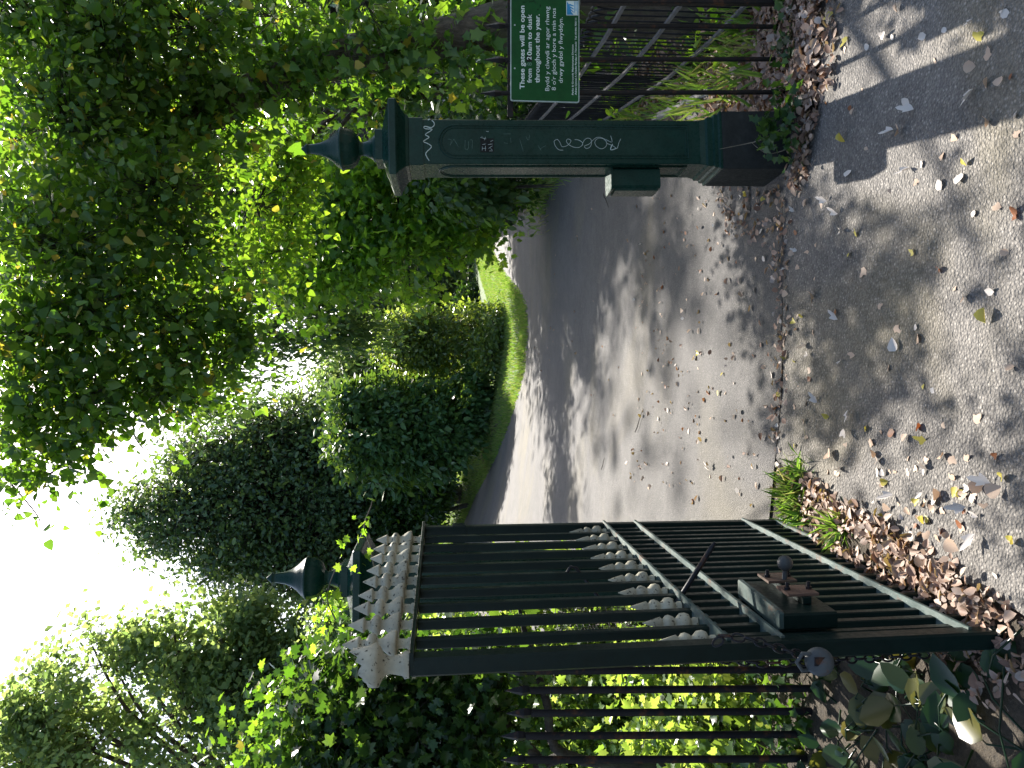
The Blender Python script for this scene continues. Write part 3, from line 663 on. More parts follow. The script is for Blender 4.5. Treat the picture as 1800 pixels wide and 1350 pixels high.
# wire basket panel glimpsed between gate bars
wb = thing('wire_basket', P(1108, 1050, 4.2), 'thin wire mesh basket standing behind the gate bars', 'basket')
mb = MB(); c0 = P(1108, 1050, 4.2); rad = .17; Hh = .40
for k in range(26): a_ = 2*math.pi*k/26; d = Vector((math.cos(a_)*rad, math.sin(a_)*rad, 0)); mb.tube([c0 + d, c0 + d + Vector((0, 0, Hh))], .0016, 4)
for j in range(12): z = Hh * j / 11; mb.tube([c0 + Vector((math.cos(a_)*rad, math.sin(a_)*rad, z)) for a_ in np.linspace(0, 2*math.pi, 27)], .0018, 4, cap=False)
mb.build('mesh', M_black, wb)
mb = MB(); mb.tube([Vector((c0.x, c0.y, zt(c0.x, c0.y) - .05)), c0 + Vector((0, 0, .02))], .02, 8); mb.build('leg', M_black, wb)

exec_plants = True
def base_at(y, Y): X = (675 - y) / F * Y; return (X, Y, zt(X, Y))
# ================================================================= vegetation
def scatter_rect(n, fx):
    return np.array([fx() for _ in range(n)])
# --- big ivy clad tree on the right, leaning left
ty = 4.9
tp = [(1120, 5), (1000, 22), (833, 55), (700, 85), (560, 112), (430, 165), (330, 215), (230, 285), (100, 355), (-60, 430)]
t = thing('ivy_clad_tree', P(1120, 5, ty), 'huge leaning tree clad in ivy, above the green sign and right gate post', 'tree')
base = P(1120, 5, ty); base.z = zt(base.x, base.y) - .1
main = [base] + [P(x, y, ty + .12 * i) for i, (x, y) in enumerate(tp[1:])]
limbs(t, M_bark, [(main, [.19, .17, .14, .13, .125, .12, .115, .10, .09, .06]),
                  ([P(430, 165, ty + .5), P(300, 130, ty + .7), P(120, 110, ty + .9), P(-60, 60, ty + 1)], [.10, .08, .06, .04]),
                  ([P(230, 285, ty + .7), P(220, 420, ty + .5), P(160, 560, ty + .3), P(90, 700, ty + .2)], [.06, .045, .03, .012]),
                  ([P(330, 215, ty + .6), P(350, 330, ty + .8), P(300, 470, ty + .9), P(310, 620, ty + 1)], [.05, .035, .022, .01]),
                  ([P(100, 355, ty + .8), P(60, 500, ty + .6), P(20, 680, ty + .5), P(60, 850, ty + .4)], [.06, .04, .02, .01])], n=11)
blobs = []
for (x, y), (x2, y2), i in zip(tp[1:], tp[2:], range(99)):
    for q in (0, .5):
        xx, yy = x + (x2 - x) * q, y + (y2 - y) * q; blobs.append(B(xx - 10, yy - 10, ty + .12 * i, 88, 88, .30))
crown(t, L_ivy, blobs, 780, 9, .066, IVY, .085, droop=.9, outw=.5, upw=.25, shell=.8, twig=M_bark, twr=.005, name='ivy', twigname='ivy_stems')
over = [B(60, 60, 5.18, 130, 120, 0.70), B(200, 60, 5.02, 120, 110, 0.62), B(340, 50, 5.02, 110, 100, 0.62), B(480, 30, 5.02, 100, 80, 0.55), B(640, 0, 4.71, 110, 70, 0.47), B(120, 200, 4.87, 120, 110, 0.55), B(280, 330, 4.79, 110, 90, 0.47),
        B(120, 430, 4.79, 130, 110, 0.55), B(330, 430, 5.02, 80, 70, 0.39), B(60, 580, 4.71, 100, 100, 0.47), B(190, 560, 4.71, 110, 100, 0.47), B(320, 570, 4.79, 80, 90, 0.39), B(50, 720, 4.71, 90, 80, 0.39), B(170, 690, 4.71, 90, 70, 0.39), B(290, 680, 4.79, 70, 60, 0.31), B(40, 830, 4.71, 50, 50, 0.31), B(110, 780, 4.71, 60, 50, 0.31), B(395, 640, 4.87, 50, 60, 0.27), B(420, 560, 4.95, 40, 60, 0.27)]
crown(t, L_ivy, over, 2700, 9, .048, HEART, .11, droop=.55, outw=.3, upw=.45, shell=.2, twig=M_barkd, twr=.0045)
# --- lime with bright back-lit leaves behind it
lb_ = [B(300, 300, 7.14, 110, 110, .8), B(420, 250, 6.97, 90, 80, .7), B(450, 360, 7.14, 90, 80, .7), B(400, 470, 7.30, 90, 80, .7), B(500, 320, 7.14, 60, 60, .5), B(500, 440, 7.47, 60, 60, .5), B(500, 250, 6.97, 60, 50, .5), B(330, 560, 7.47, 70, 80, .6), B(180, 420, 7.80, 140, 120, 1), B(60, 250, 7.80, 120, 150, 1), B(550, 180, 7.14, 70, 60, .6), B(100, 640, 7.64, 90, 120, .8)]
tree('lime_tree', 'slender lime tree with glowing yellow green leaves above the right gate post', 'tree', (3.3, 7.6, 0), lb_, .075, L_lime, M_barkd, ncl=2100, nlf=9, size=.054, half=HEART, spread=.13, droop=.7, shell=.15, twr=.005)
# --- second bare trunk with pale bark
t = thing('pale_barked_tree', P(960, 110, 9), 'tree with bare pale trunk rising just right of the gate post cap', 'tree')
bs = P(1000, 112, 9); bs.z = zt(bs.x, bs.y) - .1
limbs(t, M_bark, [([bs, P(889, 128, 9), P(790, 150, 9), P(694, 168, 9), P(610, 190, 9), P(520, 180, 9.3), P(400, 190, 9.5)], [.16, .14, .13, .12, .09, .07, .04]),
                  ([P(700, 166, 9), P(640, 200, 8.8), P(590, 190, 8.7), P(560, 230, 8.6), P(520, 250, 8.6), P(495, 285, 8.5)], [.05, .045, .04, .035, .03, .015])])
crown(t, L_ivy, [B(880, 110, 8.8, 60, 60, .4), B(780, 130, 8.8, 60, 55, .4), B(690, 150, 8.8, 70, 60, .4), B(600, 190, 8.9, 60, 60, .4), B(640, 90, 8.9, 90, 90, .6), B(800, 60, 8.6, 90, 80, .6)], 560, 9, .075, IVY, .13, droop=.8, upw=.3, shell=.35, twig=M_bark, twr=.005, name='ivy')
# --- sycamore over the road on the right
syc = [B(600, 350, 13.5, 80, 80, 1.2), B(680, 380, 13.5, 85, 80, 1.2), B(760, 380, 13, 70, 70, 1), B(620, 450, 13.5, 80, 70, 1.1), B(700, 450, 13.2, 80, 60, 1), B(770, 440, 13, 55, 45, .8), B(560, 420, 14, 70, 70, 1), B(640, 520, 13.6, 55, 45, .8), B(720, 505, 13.4, 45, 35, .7), B(540, 500, 14, 55, 55, .8), B(480, 400, 14.5, 90, 90, 1.2), B(400, 330, 15, 100, 120, 1.4), B(830, 350, 12.8, 45, 50, .8), B(800, 300, 12.5, 55, 55, .9), B(700, 300, 13, 90, 60, 1), B(560, 560, 14, 40, 40, .7), B(850, 415, 13.5, 28, 40, .7), B(200, 300, 16, 160, 200, 2), B(340, 70, 15, 90, 80, 1.5), B(440, 50, 15, 80, 60, 1.4), B(520, 110, 15, 70, 70, 1.2), B(260, 30, 16, 80, 60, 1.4)]
tree('sycamore_tree', 'spreading sycamore with sunlit green leaves hanging over the right side of the road', 'tree', (5.2, 13.5, zt(5.2, 13.5)), syc, .2, L_maple, M_barkd, ncl=4300, nlf=10, size=.105, half=MAPLE, spread=.19, droop=.9, shell=.25, twr=.006)
# --- undergrowth along the bow top fence
t = thing('hedge_undergrowth', P(960, 200, 8.6), 'dense leafy undergrowth behind the bow top fence and right post', 'undergrowth')
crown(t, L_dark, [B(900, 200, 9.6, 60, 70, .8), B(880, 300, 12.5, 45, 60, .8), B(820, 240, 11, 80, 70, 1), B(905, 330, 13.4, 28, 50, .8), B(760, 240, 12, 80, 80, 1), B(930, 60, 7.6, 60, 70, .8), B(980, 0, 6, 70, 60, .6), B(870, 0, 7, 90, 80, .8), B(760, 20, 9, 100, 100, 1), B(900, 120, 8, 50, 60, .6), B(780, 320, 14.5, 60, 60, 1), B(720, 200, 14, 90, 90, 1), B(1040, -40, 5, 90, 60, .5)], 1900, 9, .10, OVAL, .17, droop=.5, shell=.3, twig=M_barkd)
t = thing('sapling', P(870, 330, 12), 'young tree with pale drooping leaves over the fence left of the right post', 'sapling')
bs = P(930, 325, 12); bs.z = zt(bs.x, bs.y)
limbs(t, M_barkd, [([bs, P(860, 330, 12), P(780, 325, 12)], [.03, .02, .01])])
crown(t, L_willow, [B(835, 335, 11.6, 45, 35, .4), B(865, 350, 11.6, 32, 30, .4), B(800, 345, 11.6, 45, 35, .4)], 150, 9, .12, OVAL, .12, droop=1.3, shell=.2, twig=M_barkd)
# --- willow
wb_ = [B(440, 480, 17, 90, 60, 1.2), B(520, 540, 17, 90, 55, 1.2), B(470, 590, 17, 80, 60, 1.2), B(420, 640, 17, 70, 50, 1), B(590, 590, 17, 60, 45, 1), B(560, 480, 17, 90, 50, 1), B(400, 560, 17, 90, 70, 1.2), B(640, 560, 17, 60, 35, .8), B(330, 700, 18, 70, 60, 1)]
tree('willow_tree', 'tall weeping tree with fine grey green leaves beside the gap of white sky', 'tree', (4.3, 19.4, zt(4.3, 19.4)), wb_, .22, L_willow, M_barkd, ncl=1900, nlf=12, size=.16, half=LONG, spread=.22, droop=2.0, outw=.1, upw=.1, shell=.1, twr=.005, stretch=1.9, wid=1.3)
tb = [B(150, 420, 27, 110, 90, 3), B(260, 500, 27, 110, 90, 3), B(330, 400, 27, 90, 110, 3), B(420, 470, 27, 80, 90, 2.6), B(60, 520, 27, 110, 90, 3), B(500, 400, 27, 80, 70, 2), B(-80, 440, 27, 120, 130, 3.4), B(560, 330, 27, 80, 70, 2), B(300, 260, 27, 150, 90, 3)]
tree('beech_tree', 'great dark tree deep behind the overhanging ivy, glimpsed between nearer leaves', 'tree', base_at(400, 27), tb, .4, L_far, M_barkd, ncl=2600, nlf=11, size=.19, half=DIA, spread=.34, shell=.4, twr=.012, wid=1.4)
# --- bare twigs against the sky
t = thing('bare_branch', P(330, 700, 12), 'thin bare branches hanging against the white sky between the trees', 'branch')
limbs(t, M_barkd, [([P(200, 600, 9), P(300, 660, 9), P(330, 705, 9), P(345, 740, 9)], [.02, .014, .01, .004]), ([P(320, 690, 9), P(335, 720, 9), P(338, 765, 9)], [.01, .007, .003]), ([P(150, 640, 8), P(225, 730, 8), P(238, 770, 8), P(262, 800, 8)], [.016, .012, .008, .003]), ([P(238, 770, 8), P(222, 790, 8)], [.006, .002]), ([P(10, 840, 6.5), P(65, 905, 6.5), P(70, 930, 6.5)], [.008, .005, .002]), ([P(60, 850, 7), P(150, 800, 7), P(212, 810, 7)], [.01, .007, .002])], n=6)
# --- holly, rhododendrons, hedge on the bank
hb = [B(215, 905, 31, 25, 14, .6), B(245, 890, 31, 40, 30, 1), B(300, 930, 31, 55, 40, 1.4), B(310, 860, 31, 60, 45, 1.6), B(380, 900, 31, 80, 85, 2.4), B(400, 800, 31, 70, 60, 2), B(440, 970, 31, 80, 60, 2), B(480, 870, 31, 100, 110, 3), B(500, 760, 31, 85, 60, 2.4), B(560, 930, 31, 100, 110, 3), B(580, 820, 31, 90, 110, 3), B(610, 1010, 31, 70, 60, 2), B(640, 900, 31, 80, 110, 3), B(650, 780, 31, 80, 80, 2.6), B(700, 860, 31, 60, 110, 2.6), B(330, 790, 31, 40, 30, 1), B(260, 960, 31, 30, 18, .6), B(400, 1010, 31, 60, 30, 1), B(520, 1030, 31, 70, 40, 1.4)]
hb = [(a, b, c, d * 1.14, e * 1.1, f * 1.08) for a, b, c, d, e, f in hb]
tree('holly_tree', 'tall dark evergreen tree of pointed outline behind the left gate post finial', 'tree', base_at(870, 31), hb, .35, L_holly, M_barkd, ncl=7200, nlf=12, size=.17, half=OVAL, spread=.34, droop=.2, outw=.8, shell=.72, twr=.012, rj=.18)
rb = [B(690, 745, 24, 95, 76, 1.6), B(640, 762, 24, 60, 68, 1.5), B(760, 745, 24, 80, 75, 1.5), B(802, 720, 24, 50, 50, 1.2), B(700, 800, 24, 72, 45, 1.2), B(758, 802, 24, 38, 34, 1), B(826, 695, 24, 32, 36, 1), B(620, 720, 24, 35, 40, 1)]
tree('rhododendron_bush', 'large rounded rhododendron bush with long leaves on the grass bank', 'bush', base_at(735, 24.5), rb, .1, L_rhodo, M_barkd, group='bushes on the bank', ncl=3800, nlf=9, size=.20, half=LONG, spread=.16, droop=.3, outw=1.1, shell=.8, twr=.008, wid=2.0)
b2 = [B(740, 600, 25, 70, 50, 1.2), B(780, 570, 25, 75, 30, .9), B(730, 632, 25, 50, 24, 1.2), B(790, 610, 25, 60, 42, 1.3), B(830, 600, 25, 45, 55, 1.2), B(860, 575, 25, 30, 30, .8), B(690, 600, 25, 35, 35, .9), B(880, 585, 23, 22, 32, .6), B(868, 620, 23, 30, 35, .7), B(870, 560, 23, 16, 20, .4)]
tree('laurel_bush', 'glossy small leaved bush with sun glinting through, at the point of the grass bank', 'bush', base_at(610, 24), b2, .08, L_laurel, M_barkd, group='bushes on the bank', ncl=2600, nlf=10, size=.115, half=OVAL, spread=.17, droop=.1, outw=.9, shell=.75, twr=.006)
b3 = [B(720, 880, 29, 60, 50, 1.5), B(700, 925, 29, 48, 50, 1.5), B(745, 835, 28, 42, 50, 1.4), B(700, 960, 30, 60, 50, 1.5), B(700, 830, 29, 50, 40, 1.4), B(752, 868, 27.5, 26, 40, 1)]
tree('dark_evergreen_bush', 'low dark evergreen bush at the foot of the pointed tree, left of the rhododendron', 'bush', base_at(885, 29), b3, .1, L_dark, M_barkd, group='bushes on the bank', ncl=2300, nlf=10, size=.16, half=OVAL, spread=.2, shell=.8)
b4 = [B(835, 535, 44, 24, 28, 1.5), B(850, 550, 44, 14, 26, 1)]
tree('round_bush', 'small round dark bush far off at the top of the sunlit grass', 'bush', base_at(538, 44), b4, .1, L_dark, M_barkd, ncl=700, nlf=10, size=.2, half=OVAL, spread=.25, shell=.85)
# --- far woods
def ftree(label, y, Y, vt, vb, ru, mt_, n, size=.30, seed=0, gaps=.55, r=.3):
    rs = random.Random(seed); bl = []
    hgt = vb - vt
    for k in range(9):
        f = (k + .5) / 9; wv = ru * (.35 + .65 * math.sin(math.pi * min(1, f * .8 + .12)))
        bl.append(B(vt + hgt * f, y + rs.uniform(-.35, .35) * wv, Y + rs.uniform(-1, 1), hgt * .13, wv * .75, wv * Y / F * .6))
    return tree('woodland_tree', label, 'tree', base_at(y, Y), bl, r, mt_, M_barkd, group='trees closing the far side of the park', ncl=n, nlf=10, size=size, half=DIA, spread=Y * .011, shell=.6, twr=.012, wid=1.3)
ftree('pale yellow green tree glowing in the gap beyond the laurel bush', 650, 38, 560, 800, 75, L_pale, 1500, .26, 1)
ftree('hazy bluish conifer like tree far off between the bushes and the weeping tree', 560, 52, 600, 850, 60, L_far, 1300, .32, 2)
ftree('far tree behind the round bush, dark and hazy', 500, 56, 640, 865, 55, L_far, 1000, .34, 3)
ftree('far tree above the bright end of the road', 430, 50, 650, 868, 60, L_far, 1000, .32, 4)
ftree('tall far tree rising behind the right gate post', 250, 34, 560, 880, 90, L_far, 1700, .25, 5)
ftree('tall far tree behind the sycamore on the right', 340, 42, 520, 870, 80, L_far, 1500, .28, 6)
ftree('far tree at the right edge behind the ivy clad trunk', 120, 36, 480, 880, 110, L_far, 1700, .26, 7)
ftree('pale hazy tree in the bright gap right of the pointed evergreen', 690, 48, 600, 820, 60, L_pale, 1000, .3, 8)
ftree('far tree at the right edge above the sign, mostly hidden', -20, 30, 400, 900, 120, L_far, 1500, .26, 9)
# --- big pale deciduous tree far left
dl = [B(60, 1330, 24, 110, 90, 2), B(120, 1230, 24, 90, 80, 2), B(200, 1170, 24, 90, 70, 2), B(180, 1300, 24, 110, 90, 2.2), B(290, 1150, 24, 90, 60, 2), B(330, 1250, 24, 110, 110, 2.5), B(300, 1090, 24, 35, 20, .8), B(390, 1120, 24, 70, 50, 1.6), B(440, 1190, 24, 90, 90, 2), B(460, 1300, 24, 100, 90, 2.2), B(440, 1075, 24, 40, 25, .9), B(540, 1240, 24, 70, 70, 1.8), B(230, 1110, 24, 50, 22, .9), B(520, 1150, 24, 40, 50, 1.2), B(160, 1130, 24, 35, 30, 1), B(560, 1340, 24, 100, 80, 2), B(60, 1250, 24, 70, 50, 1.4), B(20, 1390, 24, 100, 90, 2), B(650, 1300, 25, 90, 110, 2)]
tree('broadleaf_tree', 'broad pale green deciduous tree filling the left side of the sky', 'tree', base_at(1330, 24), dl, .24, L_pale, M_bark, ncl=7000, nlf=14, size=.19, half=DIA, spread=.27, droop=.1, shell=.3, twr=.006, wid=1.5, rj=.22)
ftree('yellow flowered treetop peeping beside the left gate post finial', 1100, 18, 560, 760, 45, L_pale, 600, .12, 11, r=.1)
# --- near shrub left, dark, above the railing
sh2 = [B(640, 1180, 3.95, 60, 70, .35), B(620, 1290, 3.95, 90, 80, .5), B(720, 1230, 3.87, 90, 80, .5), B(780, 1310, 3.87, 110, 90, .5), B(840, 1180, 3.87, 60, 50, .4), B(560, 1340, 4.11, 80, 60, .5), B(850, 1260, 3.79, 60, 80, .4), B(700, 1360, 3.95, 120, 80, .5), B(560, 1230, 4.11, 50, 60, .4)]
t = thing('hawthorn_shrub', P(1450, 1300, 3.95), 'dark twiggy shrub looming above the left railing', 'shrub'); 
bs = P(1450, 1330, 3.95); bs.z = zt(bs.x, bs.y)
limbs(t, M_barkd, [([bs, P(1200, 1350, 3.95), P(993, 1327, 3.87), P(960, 1230, 3.79), P(925, 1120, 3.79), P(913, 1070, 3.79)], [.035, .03, .026, .022, .016, .008]),
                   ([P(960, 1345, 3.87), P(890, 1270, 3.87), P(860, 1210, 3.87), P(830, 1180, 3.87)], [.028, .022, .016, .006]),
                   ([P(993, 1327, 3.87), P(850, 1380, 3.95), P(700, 1350, 3.95), P(600, 1300, 3.95)], [.03, .025, .02, .01])], n=8)
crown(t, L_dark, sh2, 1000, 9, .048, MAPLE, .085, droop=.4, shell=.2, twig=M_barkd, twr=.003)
crown(t, L_ivy, [B(500, 1250, 4.11, 60, 60, .4), B(450, 1330, 4.11, 70, 60, .4)], 34, 7, .042, MAPLE, .10, droop=.4, shell=.1, twig=M_barkd, twr=.003, name='outer_leaves')
# --- sunlit maple scrub seen through gate bars and railing
ms = [B(880, 1060, 6.6, 90, 70, .5), B(900, 1180, 6.4, 90, 70, .5), B(930, 1290, 6.2, 110, 80, .5), B(1040, 1180, 5.8, 100, 80, .5), B(1100, 1290, 5.6, 110, 80, .5), B(1170, 1150, 4.5, 90, 60, .35), B(1200, 1250, 4.2, 90, 90, .35), B(1290, 1190, 3.7, 80, 80, .25), B(1340, 1310, 3.5, 90, 80, .2), B(1270, 1290, 3.8, 80, 90, .25), B(1180, 1340, 4.4, 90, 80, .3), B(1060, 1080, 6.0, 90, 50, .4), B(790, 1090, 6.8, 40, 40, .4), B(1380, 1230, 3.4, 60, 80, .2), B(1000, 1380, 5.8, 160, 70, .5), B(1440, 1200, 3.25, 50, 70, .12), B(1440, 1320, 3.22, 60, 80, .12), B(1240, 1380, 4.0, 90, 60, .3), B(960, 1010, 7, 60, 30, .4)]
t = thing('maple_thicket', P(1400, 1200, 4.2), 'thicket of maple saplings with leaves lit through by the sun behind the left railing', 'thicket')
bs = P(1420, 1230, 4.2); bs.z = zt(bs.x, bs.y)
limbs(t, M_barkd, [([bs, P(1200, 1190, 4.8), P(950, 1150, 6.2)], [.012, .009, .004]), ([bs + Vector((-.3, 0, 0)), P(1200, 1290, 4.9), P(950, 1300, 6)], [.012, .009, .004]), ([bs + Vector((.2, .2, 0)), P(1150, 1110, 5), P(900, 1060, 6.4)], [.011, .008, .003])], n=6)
crown(t, L_scrub, ms, 2700, 8, .050, MAPLE, .11, droop=.6, upw=.5, shell=.15, twig=M_barkd, twr=.003)
# vine sprig by the left finial
t = thing('ivy_sprig', P(655, 950, 3.4), 'light green vine sprigs reaching over the cap of the left gate post', 'vine')
limbs(t, M_twig, [([P(660, 1010, 3.5), P(650, 960, 3.5), P(640, 925, 3.5), P(652, 890, 3.5), P(655, 876, 3.5)], [.004, .004, .003, .003, .001]), ([P(590, 1090, 3.6), P(575, 1050, 3.6), P(590, 1000, 3.6), P(610, 985, 3.6)], [.004, .003, .003, .001])], 'stems', 5)
crown(t, L_maple, [B(630, 930, 3.5, 16, 30, .06), B(650, 890, 3.5, 12, 14, .04), B(610, 985, 3.5, 20, 20, .05), B(590, 1050, 3.6, 18, 30, .06), B(560, 1090, 3.7, 25, 30, .1), B(600, 1075, 3.6, 20, 30, .08), B(640, 1075, 3.55, 14, 16, .04)], 24, 3, .034, MAPLE, .035, shell=0, name='leaves')
# ivy at the foot of the right post
t = thing('ground_ivy', P(1390, 200, 3.4), 'dark ivy creeping up the stone plinth of the right gate post', 'ivy')
crown(t, L_dark, [B(1375, 215, 3.36, 30, 40, .06), B(1390, 170, 3.40, 22, 40, .09), B(1350, 245, 3.37, 25, 25, .03), B(1395, 255, 3.35, 20, 30, .05), B(1380, 100, 3.5, 14, 40, .1), B(1380, 30, 3.5, 16, 45, .1)], 90, 4, .038, IVY, .03, shell=.1, upw=.4, name='leaves')
limbs(t, M_twig, [([P(1385, 220, 3.38), P(1340, 245, 3.40), P(1300, 255, 3.415), P(1265, 262, 3.42)], [.003, .0025, .002, .001]), ([P(1390, 260, 3.38), P(1350, 270, 3.40), P(1320, 250, 3.41)], [.003, .002, .001])], 'stems', 5)
# verge plants behind the right railing
t = thing('verge_plants', P(1180, 130, 5), 'low weeds and broad green leaves growing from the littered verge by the fence', 'weeds')
def gcrown(t, mt_, spots, n, nl, size, half, **k):
    bl = []
    for x, y, r, h in spots: g = G(x, y); bl.append((g.x, g.y, g.z + h / 2, r, r, h))
    return crown(t, mt_, bl, n, nl, size, half, **k)
gcrown(t, L_lime, [(1120, 110, .25, .10), (1160, 60, .25, .12), (1200, 30, .2, .12), (1110, 170, .25, .12), (1240, 70, .2, .08), (1290, 30, .15, .08), (1080, 200, .3, .12), (1300, 90, .12, .06), (1150, 150, .2, .06)], 170, 5, .085, OVAL, spread=.06, shell=.1, upw=.5, name='leaves')
# ---------------------------------------------------------------- grass
def blades(name, pts, hgt, label, cat, mt_=L_grass, wid=1.0, lean=.35, kind='stuff', half=BLADE):
    N = len(pts); pos = np.array(pts); d = rdir(N) * lean; d[:, 2] = 1; nr = rdir(N); nr[:, 2] *= .2
    me = leaf_mesh(name, pos, nr, d, hgt * rng.uniform(.5, 1.4, N), half, .2, .25, wid)
    o = finish(name, me, mt_); tag(o, label, cat, kind=kind); return o
def poly_in(x, y, poly):
    c = False; j = len(poly) - 1
    for i in range(len(poly)):
        if (poly[i][1] > y) != (poly[j][1] > y) and x < (poly[j][0]-poly[i][0])*(y-poly[i][1])/(poly[j][1]-poly[i][1]) + poly[i][0]: c = not c
        j = i
    return c
pts = []
while len(pts) < 62000:
    x = random.uniform(-10, 8); y = yedge(x) + random.uniform(-.06, 1) ** 1 * (1 if random.random() < .15 else 9)
    if abs(x / max(y, 1)) < .52: pts.append((x, y, zt(x, y) + .01))
blades('grass', pts, .085, 'short sunlit green grass covering the bank across the road', 'grass', wid=2.6)
pts = []
while len(pts) < 26000:
    x = random.uniform(-8, -1.9); y = random.uniform(4, 13)
    if poly_in(x, y, left_lawn): pts.append((x, y, zt(x, y) + .01))
blades('grass', pts, .12, 'sunlit grass glimpsed behind the gate and left railing', 'grass', wid=1.8)
pts = []
for _ in range(900):
    i = random.randrange(len(FP) - 1); k = random.random(); a, b_ = FP[i], FP[i+1]; x = a[0] + (b_[0]-a[0])*k + random.gauss(-.10, .16); y = a[1] + (b_[1]-a[1])*k; pts.append((x, y, zt(x, y)))
for _ in range(900):
    x = random.gauss(3.0, .3); y = random.uniform(12.5, 15.5); x += (y - 12.5) * .18; pts.append((x + .35, y, zt(x, y)))
blades('grass', pts, .17, 'straggling grass and weeds along the foot of the bow top fence', 'grass', wid=1.2, lean=.8)
g = G(1405, 870)
t = thing('grass_tuft', g, 'bright green grass tuft growing in the joint at the foot of the gate', 'grass tuft')
pts = [(g.x + random.gauss(0, .05) * (1 + .5 * (i % 2)), g.y + random.gauss(-.02, .045), g.z) for i in range(520)]
pos = np.array(pts); N = len(pos); d = rdir(N) * .9; d[:, 2] = .8
put(leaf_mesh('blades', pos, rdir(N), d, .095 * rng.uniform(.4, 1.5, N), BLADE, .2, .6, .55), 'blades', L_grass, t)
g = G(1480, 925); t = thing('grass_tuft', g, 'small pale grass tuft in the brown leaves under the gate', 'grass tuft')
pos = np.array([(g.x + random.gauss(0, .025), g.y + random.gauss(0, .025), g.z) for i in range(110)]); N = len(pos); d = rdir(N) * .9; d[:, 2] = .7
put(leaf_mesh('blades', pos, rdir(N), d, .085 * rng.uniform(.5, 1.5, N), BLADE, .2, .5, .7), 'blades', L_grass, t)
# broad leaved plants bottom left
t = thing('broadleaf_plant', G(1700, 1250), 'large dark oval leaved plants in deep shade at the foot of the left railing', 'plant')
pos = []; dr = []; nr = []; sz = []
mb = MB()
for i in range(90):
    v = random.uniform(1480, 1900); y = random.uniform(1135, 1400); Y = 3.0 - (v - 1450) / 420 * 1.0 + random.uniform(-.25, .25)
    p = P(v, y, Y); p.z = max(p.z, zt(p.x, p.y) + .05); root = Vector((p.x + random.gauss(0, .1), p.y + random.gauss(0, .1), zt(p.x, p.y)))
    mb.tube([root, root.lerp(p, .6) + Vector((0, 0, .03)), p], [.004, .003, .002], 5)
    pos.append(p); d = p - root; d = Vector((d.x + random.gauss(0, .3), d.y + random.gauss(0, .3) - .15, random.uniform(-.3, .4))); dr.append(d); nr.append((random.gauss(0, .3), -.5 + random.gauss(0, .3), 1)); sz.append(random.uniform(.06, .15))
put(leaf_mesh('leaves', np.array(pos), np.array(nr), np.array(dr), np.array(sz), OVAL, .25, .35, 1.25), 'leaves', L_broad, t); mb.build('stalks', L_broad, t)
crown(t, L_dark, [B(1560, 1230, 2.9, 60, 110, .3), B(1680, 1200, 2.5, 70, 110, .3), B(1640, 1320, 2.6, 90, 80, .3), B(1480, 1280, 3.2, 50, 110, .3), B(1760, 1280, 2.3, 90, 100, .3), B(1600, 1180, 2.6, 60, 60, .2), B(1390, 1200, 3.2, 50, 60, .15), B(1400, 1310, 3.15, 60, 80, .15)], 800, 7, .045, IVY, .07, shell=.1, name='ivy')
# ---------------------------------------------------------------- fallen leaves
def litter(name, pts, size, label, mt_=D_brown, lift=.02, flat=.55, half=OVAL, wid=1.25):
    pos = np.array(pts); N = len(pos); nr = rdir(N) * flat; nr[:, 2] = abs(nr[:, 2]) + .55
    pos[:, 2] += .02 + rng.random(N) * lift
    me = leaf_mesh(name, pos, nr, rdir(N), size * rng.uniform(.55, 1.45, N), half, .5, .3, wid)
    o = finish(name, me, mt_); tag(o, label, 'leaf litter', kind='stuff'); return o
def lay(n, f):
    r = []
    while len(r) < n:
        x, y = f(); r.append((x, y, zt(x, y)))
    return r
def quadpx(c):   # random point inside a picture quad, laid on the ground
    P4 = [g2(*q) for q in c]
    def f():
        a, b_ = random.random(), random.random(); x = (P4[0][0]*(1-a)+P4[1][0]*a)*(1-b_) + (P4[3][0]*(1-a)+P4[2][0]*a)*b_; y = (P4[0][1]*(1-a)+P4[1][1]*a)*(1-b_) + (P4[3][1]*(1-a)+P4[2][1]*a)*b_; return x + random.gauss(0, .015), y + random.gauss(0, .015)
    return f
pts = lay(3600, quadpx([(1060, 205), (1245, 168), (1300, -60), (1100, -40)])) + lay(2300, quadpx([(1245, 200), (1360, 205), (1385, -60), (1250, -60)]))
litter('leaf_litter', pts, .046, 'thick brown leaf litter on the verge behind the railing')
pts = lay(150, quadpx([(1440, 190), (1475, 190), (1490, -40), (1440, -40)])) + lay(1500, quadpx([(1360, 200), (1440, 185), (1450, -40), (1370, -60)])) + lay(180, quadpx([(1400, 330), (1425, 320), (1450, 185), (1420, 190)]))
litter('leaf_litter', pts, .036, 'brown leaves heaped along the edge of the tarmac under the sign', lift=.035)
pts = lay(260, quadpx([(1385, 820), (1455, 850), (1530, 930), (1430, 925)])) + lay(620, quadpx([(1470, 880), (1540, 905), (1900, 1130), (1700, 1130)])) + lay(520, quadpx([(1420, 915), (1540, 1000), (1900, 1200), (1750, 1250)]))
litter('leaf_litter', pts, .032, 'drift of dry brown leaves between the gate foot and the tarmac', lift=.035)
pts = lay(130, quadpx([(1250, 330), (1395, 305), (1400, 480), (1290, 400)])) + [(random.uniform(-.3, 1.0), 3.6 + random.gauss(0, .035), 0) for _ in range(120)]
litter('leaf_litter', [(x, y, zt(x, y)) for x, y, z in pts], .030, 'small dry leaves caught along the joint in the tarmac and by the post')
pts = lay(190, quadpx([(1140, 330), (1380, 330), (1380, 880), (1100, 900)])) + lay(60, quadpx([(930, 380), (1180, 330), (1180, 900), (930, 680)]))
litter('leaf_litter', pts, .030, 'scattered small leaves strewn over the sunny road beyond the joint', flat=.8, lift=.01)
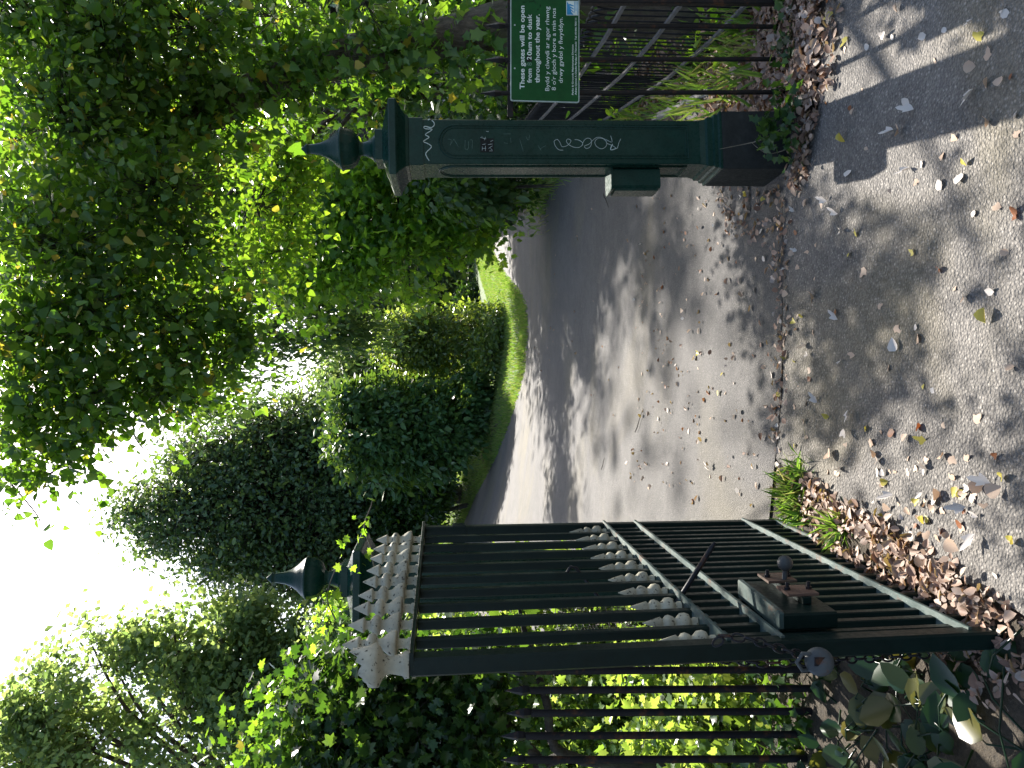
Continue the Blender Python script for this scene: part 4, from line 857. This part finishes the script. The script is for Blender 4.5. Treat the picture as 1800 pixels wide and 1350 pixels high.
# about 300 single leaves lying on the tarmac
def one_leaf(k, half, wid):
    me = leaf_mesh('fallen_leaf', np.array([[0, -.5, 0.]]), np.array([[0, 0, 1.]]), np.array([[0, 1, 0.]]), np.array([1.]), half, .45 + .5 * random.random(), -.25 - .4 * random.random(), wid)
    return me
kinds = []
for mi, (mt_, lab) in enumerate(((D_tan, 'curled tan dry leaf lying on the tarmac'), (D_pale, 'bleached pale dry leaf lying on the tarmac'), (D_rust, 'dark russet dry leaf lying on the tarmac'), (D_yel, 'yellow green fallen leaf lying on the tarmac'))):
    for half, wid in ((OVAL, 1.9), ([(.22, .04), (.44, .33), (.20, .52), (.16, .8)], 1.0), (HEART, 1.0)):
        me = one_leaf(0, half, wid); me.materials.append(mt_); kinds.append((me, lab, ('tan', 'pale', 'russet', 'yellow')[mi] + ' leaves scattered on the tarmac'))
wk = [5, 4, 4, 3, 2, 2, 1, 1, 1, 1.0, 1, 1]
def put_leaf(x, y, s_, k=None):
    me, lab, gr = kinds[k] if k is not None else random.choices(kinds, wk)[0]
    o = bpy.data.objects.new('fallen_leaf', me); link(o); o.location = (x, y, zt(x, y) + .016 + s_ * .13)
    o.rotation_euler = (random.gauss(0, .28), random.gauss(0, .28), random.uniform(0, 6.28)); o.scale = (s_, s_ * random.uniform(.8, 1.1), s_); tag(o, lab, 'fallen leaf', gr)
hero = [(1493, 240, 9), (1500, 305, 3), (1575, 235, 4), (1595, 230, 0), (1610, 195, 4), (1620, 320, 1), (1605, 305, 4), (1663, 325, 3), (1698, 315, 3), (1686, 245, 1), (1735, 60, 10), (1765, 360, 1), (1753, 210, 0), (1725, 170, 4), (1748, 95, 1), (1565, 60, 4), (1495, 75, 10), (1470, 30, 11), (1587, 580, 1), (1622, 598, 1), (1583, 606, 5), (1747, 555, 9), (1730, 735, 1), (1630, 770, 10), (1640, 815, 4), (1687, 810, 1), (1710, 805, 1), (1685, 840, 1), (1665, 870, 0), (1730, 855, 0), (1745, 848, 4), (1720, 875, 1), (1765, 860, 0), (1700, 888, 4), (1740, 890, 1), (1480, 370, 4), (1490, 405, 4), (1515, 408, 10), (1460, 350, 4), (1525, 480, 1), (1480, 555, 4), (1440, 515, 0), (1505, 622, 1), (1508, 728, 4), (1443, 700, 4), (1235, 620, 9), (1270, 690, 10), (1255, 820, 4), (1700, 930, 1), (1725, 950, 4), (1690, 960, 0), (1640, 940, 1), (1575, 875, 4), (1540, 780, 1), (1500, 760, 4), (1425, 610, 4), (1430, 650, 1), (1470, 800, 0), (1485, 830, 4)]
for x, y, k in hero:
    g = G(x, y); put_leaf(g.x, g.y, random.uniform(.036, .050), k)
for _ in range(300 - len(hero)):
    r = random.random()
    if r < .35: x, y = random.uniform(1385, 1800), random.uniform(0, 960)
    elif r < .6: x, y = random.uniform(1100, 1390), random.uniform(330, 880)
    elif r < .8: x, y = random.gauss(1395, 22), random.uniform(330, 780)
    else: x, y = random.uniform(1540, 1800), random.gauss(900, 50)
    if x > 1440 and y > 850 + (x - 1440) * .55: y = 830
    g = G(min(x, 1840), y); put_leaf(g.x, g.y, random.uniform(.020, .036))
# twigs on the tarmac
for i, (x, y, x2, y2, lab) in enumerate(((1122, 760, 1135, 722, 'thin dark twig lying on the sunny road near its middle'), (1062, 825, 1068, 803, 'short dark twig on the road near the gate'), (1065, 340, 1075, 365, 'little curved twig on the shaded road by the lock box'), (1560, 935, 1640, 1000, 'pale stick lying among the brown leaves below the gate'), (1640, 985, 1655, 1035, 'pale crooked stick end in the leaf drift by the gate'), (1505, 920, 1600, 960, 'long thin pale stem across the leaf drift under the gate'))):
    a, b_ = G(x, y), G(x2, y2); r = .004 if i < 3 else .007; mb = MB(); q = [a.lerp(b_, k / 5) + Vector((random.gauss(0, .006), random.gauss(0, .006), .025 + r)) for k in range(6)]; mb.tube(q, [r, r * 1.1, r, r * .9, r * .8, r * .4], 6)
    tag(mb.build('twig', M_barkd if i < 3 else M_twig), lab, 'twig', 'twigs on the ground')
# fallen brown bough far off
mb = MB(); mb.tube([P(852, 482, 46), P(846, 495, 46), P(850, 510, 46), P(858, 518, 46)], [.28, .34, .3, .12], 9); mb.tube([P(848, 492, 46), P(838, 484, 46)], [.1, .04], 6)
tag(mb.build('fallen_log', bark('log_bark', (.12, .06, .04), (.3, .18, .12))), 'brown fallen log far off beside the round bush', 'log')
print('objects', len(sc.objects), 'polys', sum(len(m_.polygons) for m_ in bpy.data.meshes))
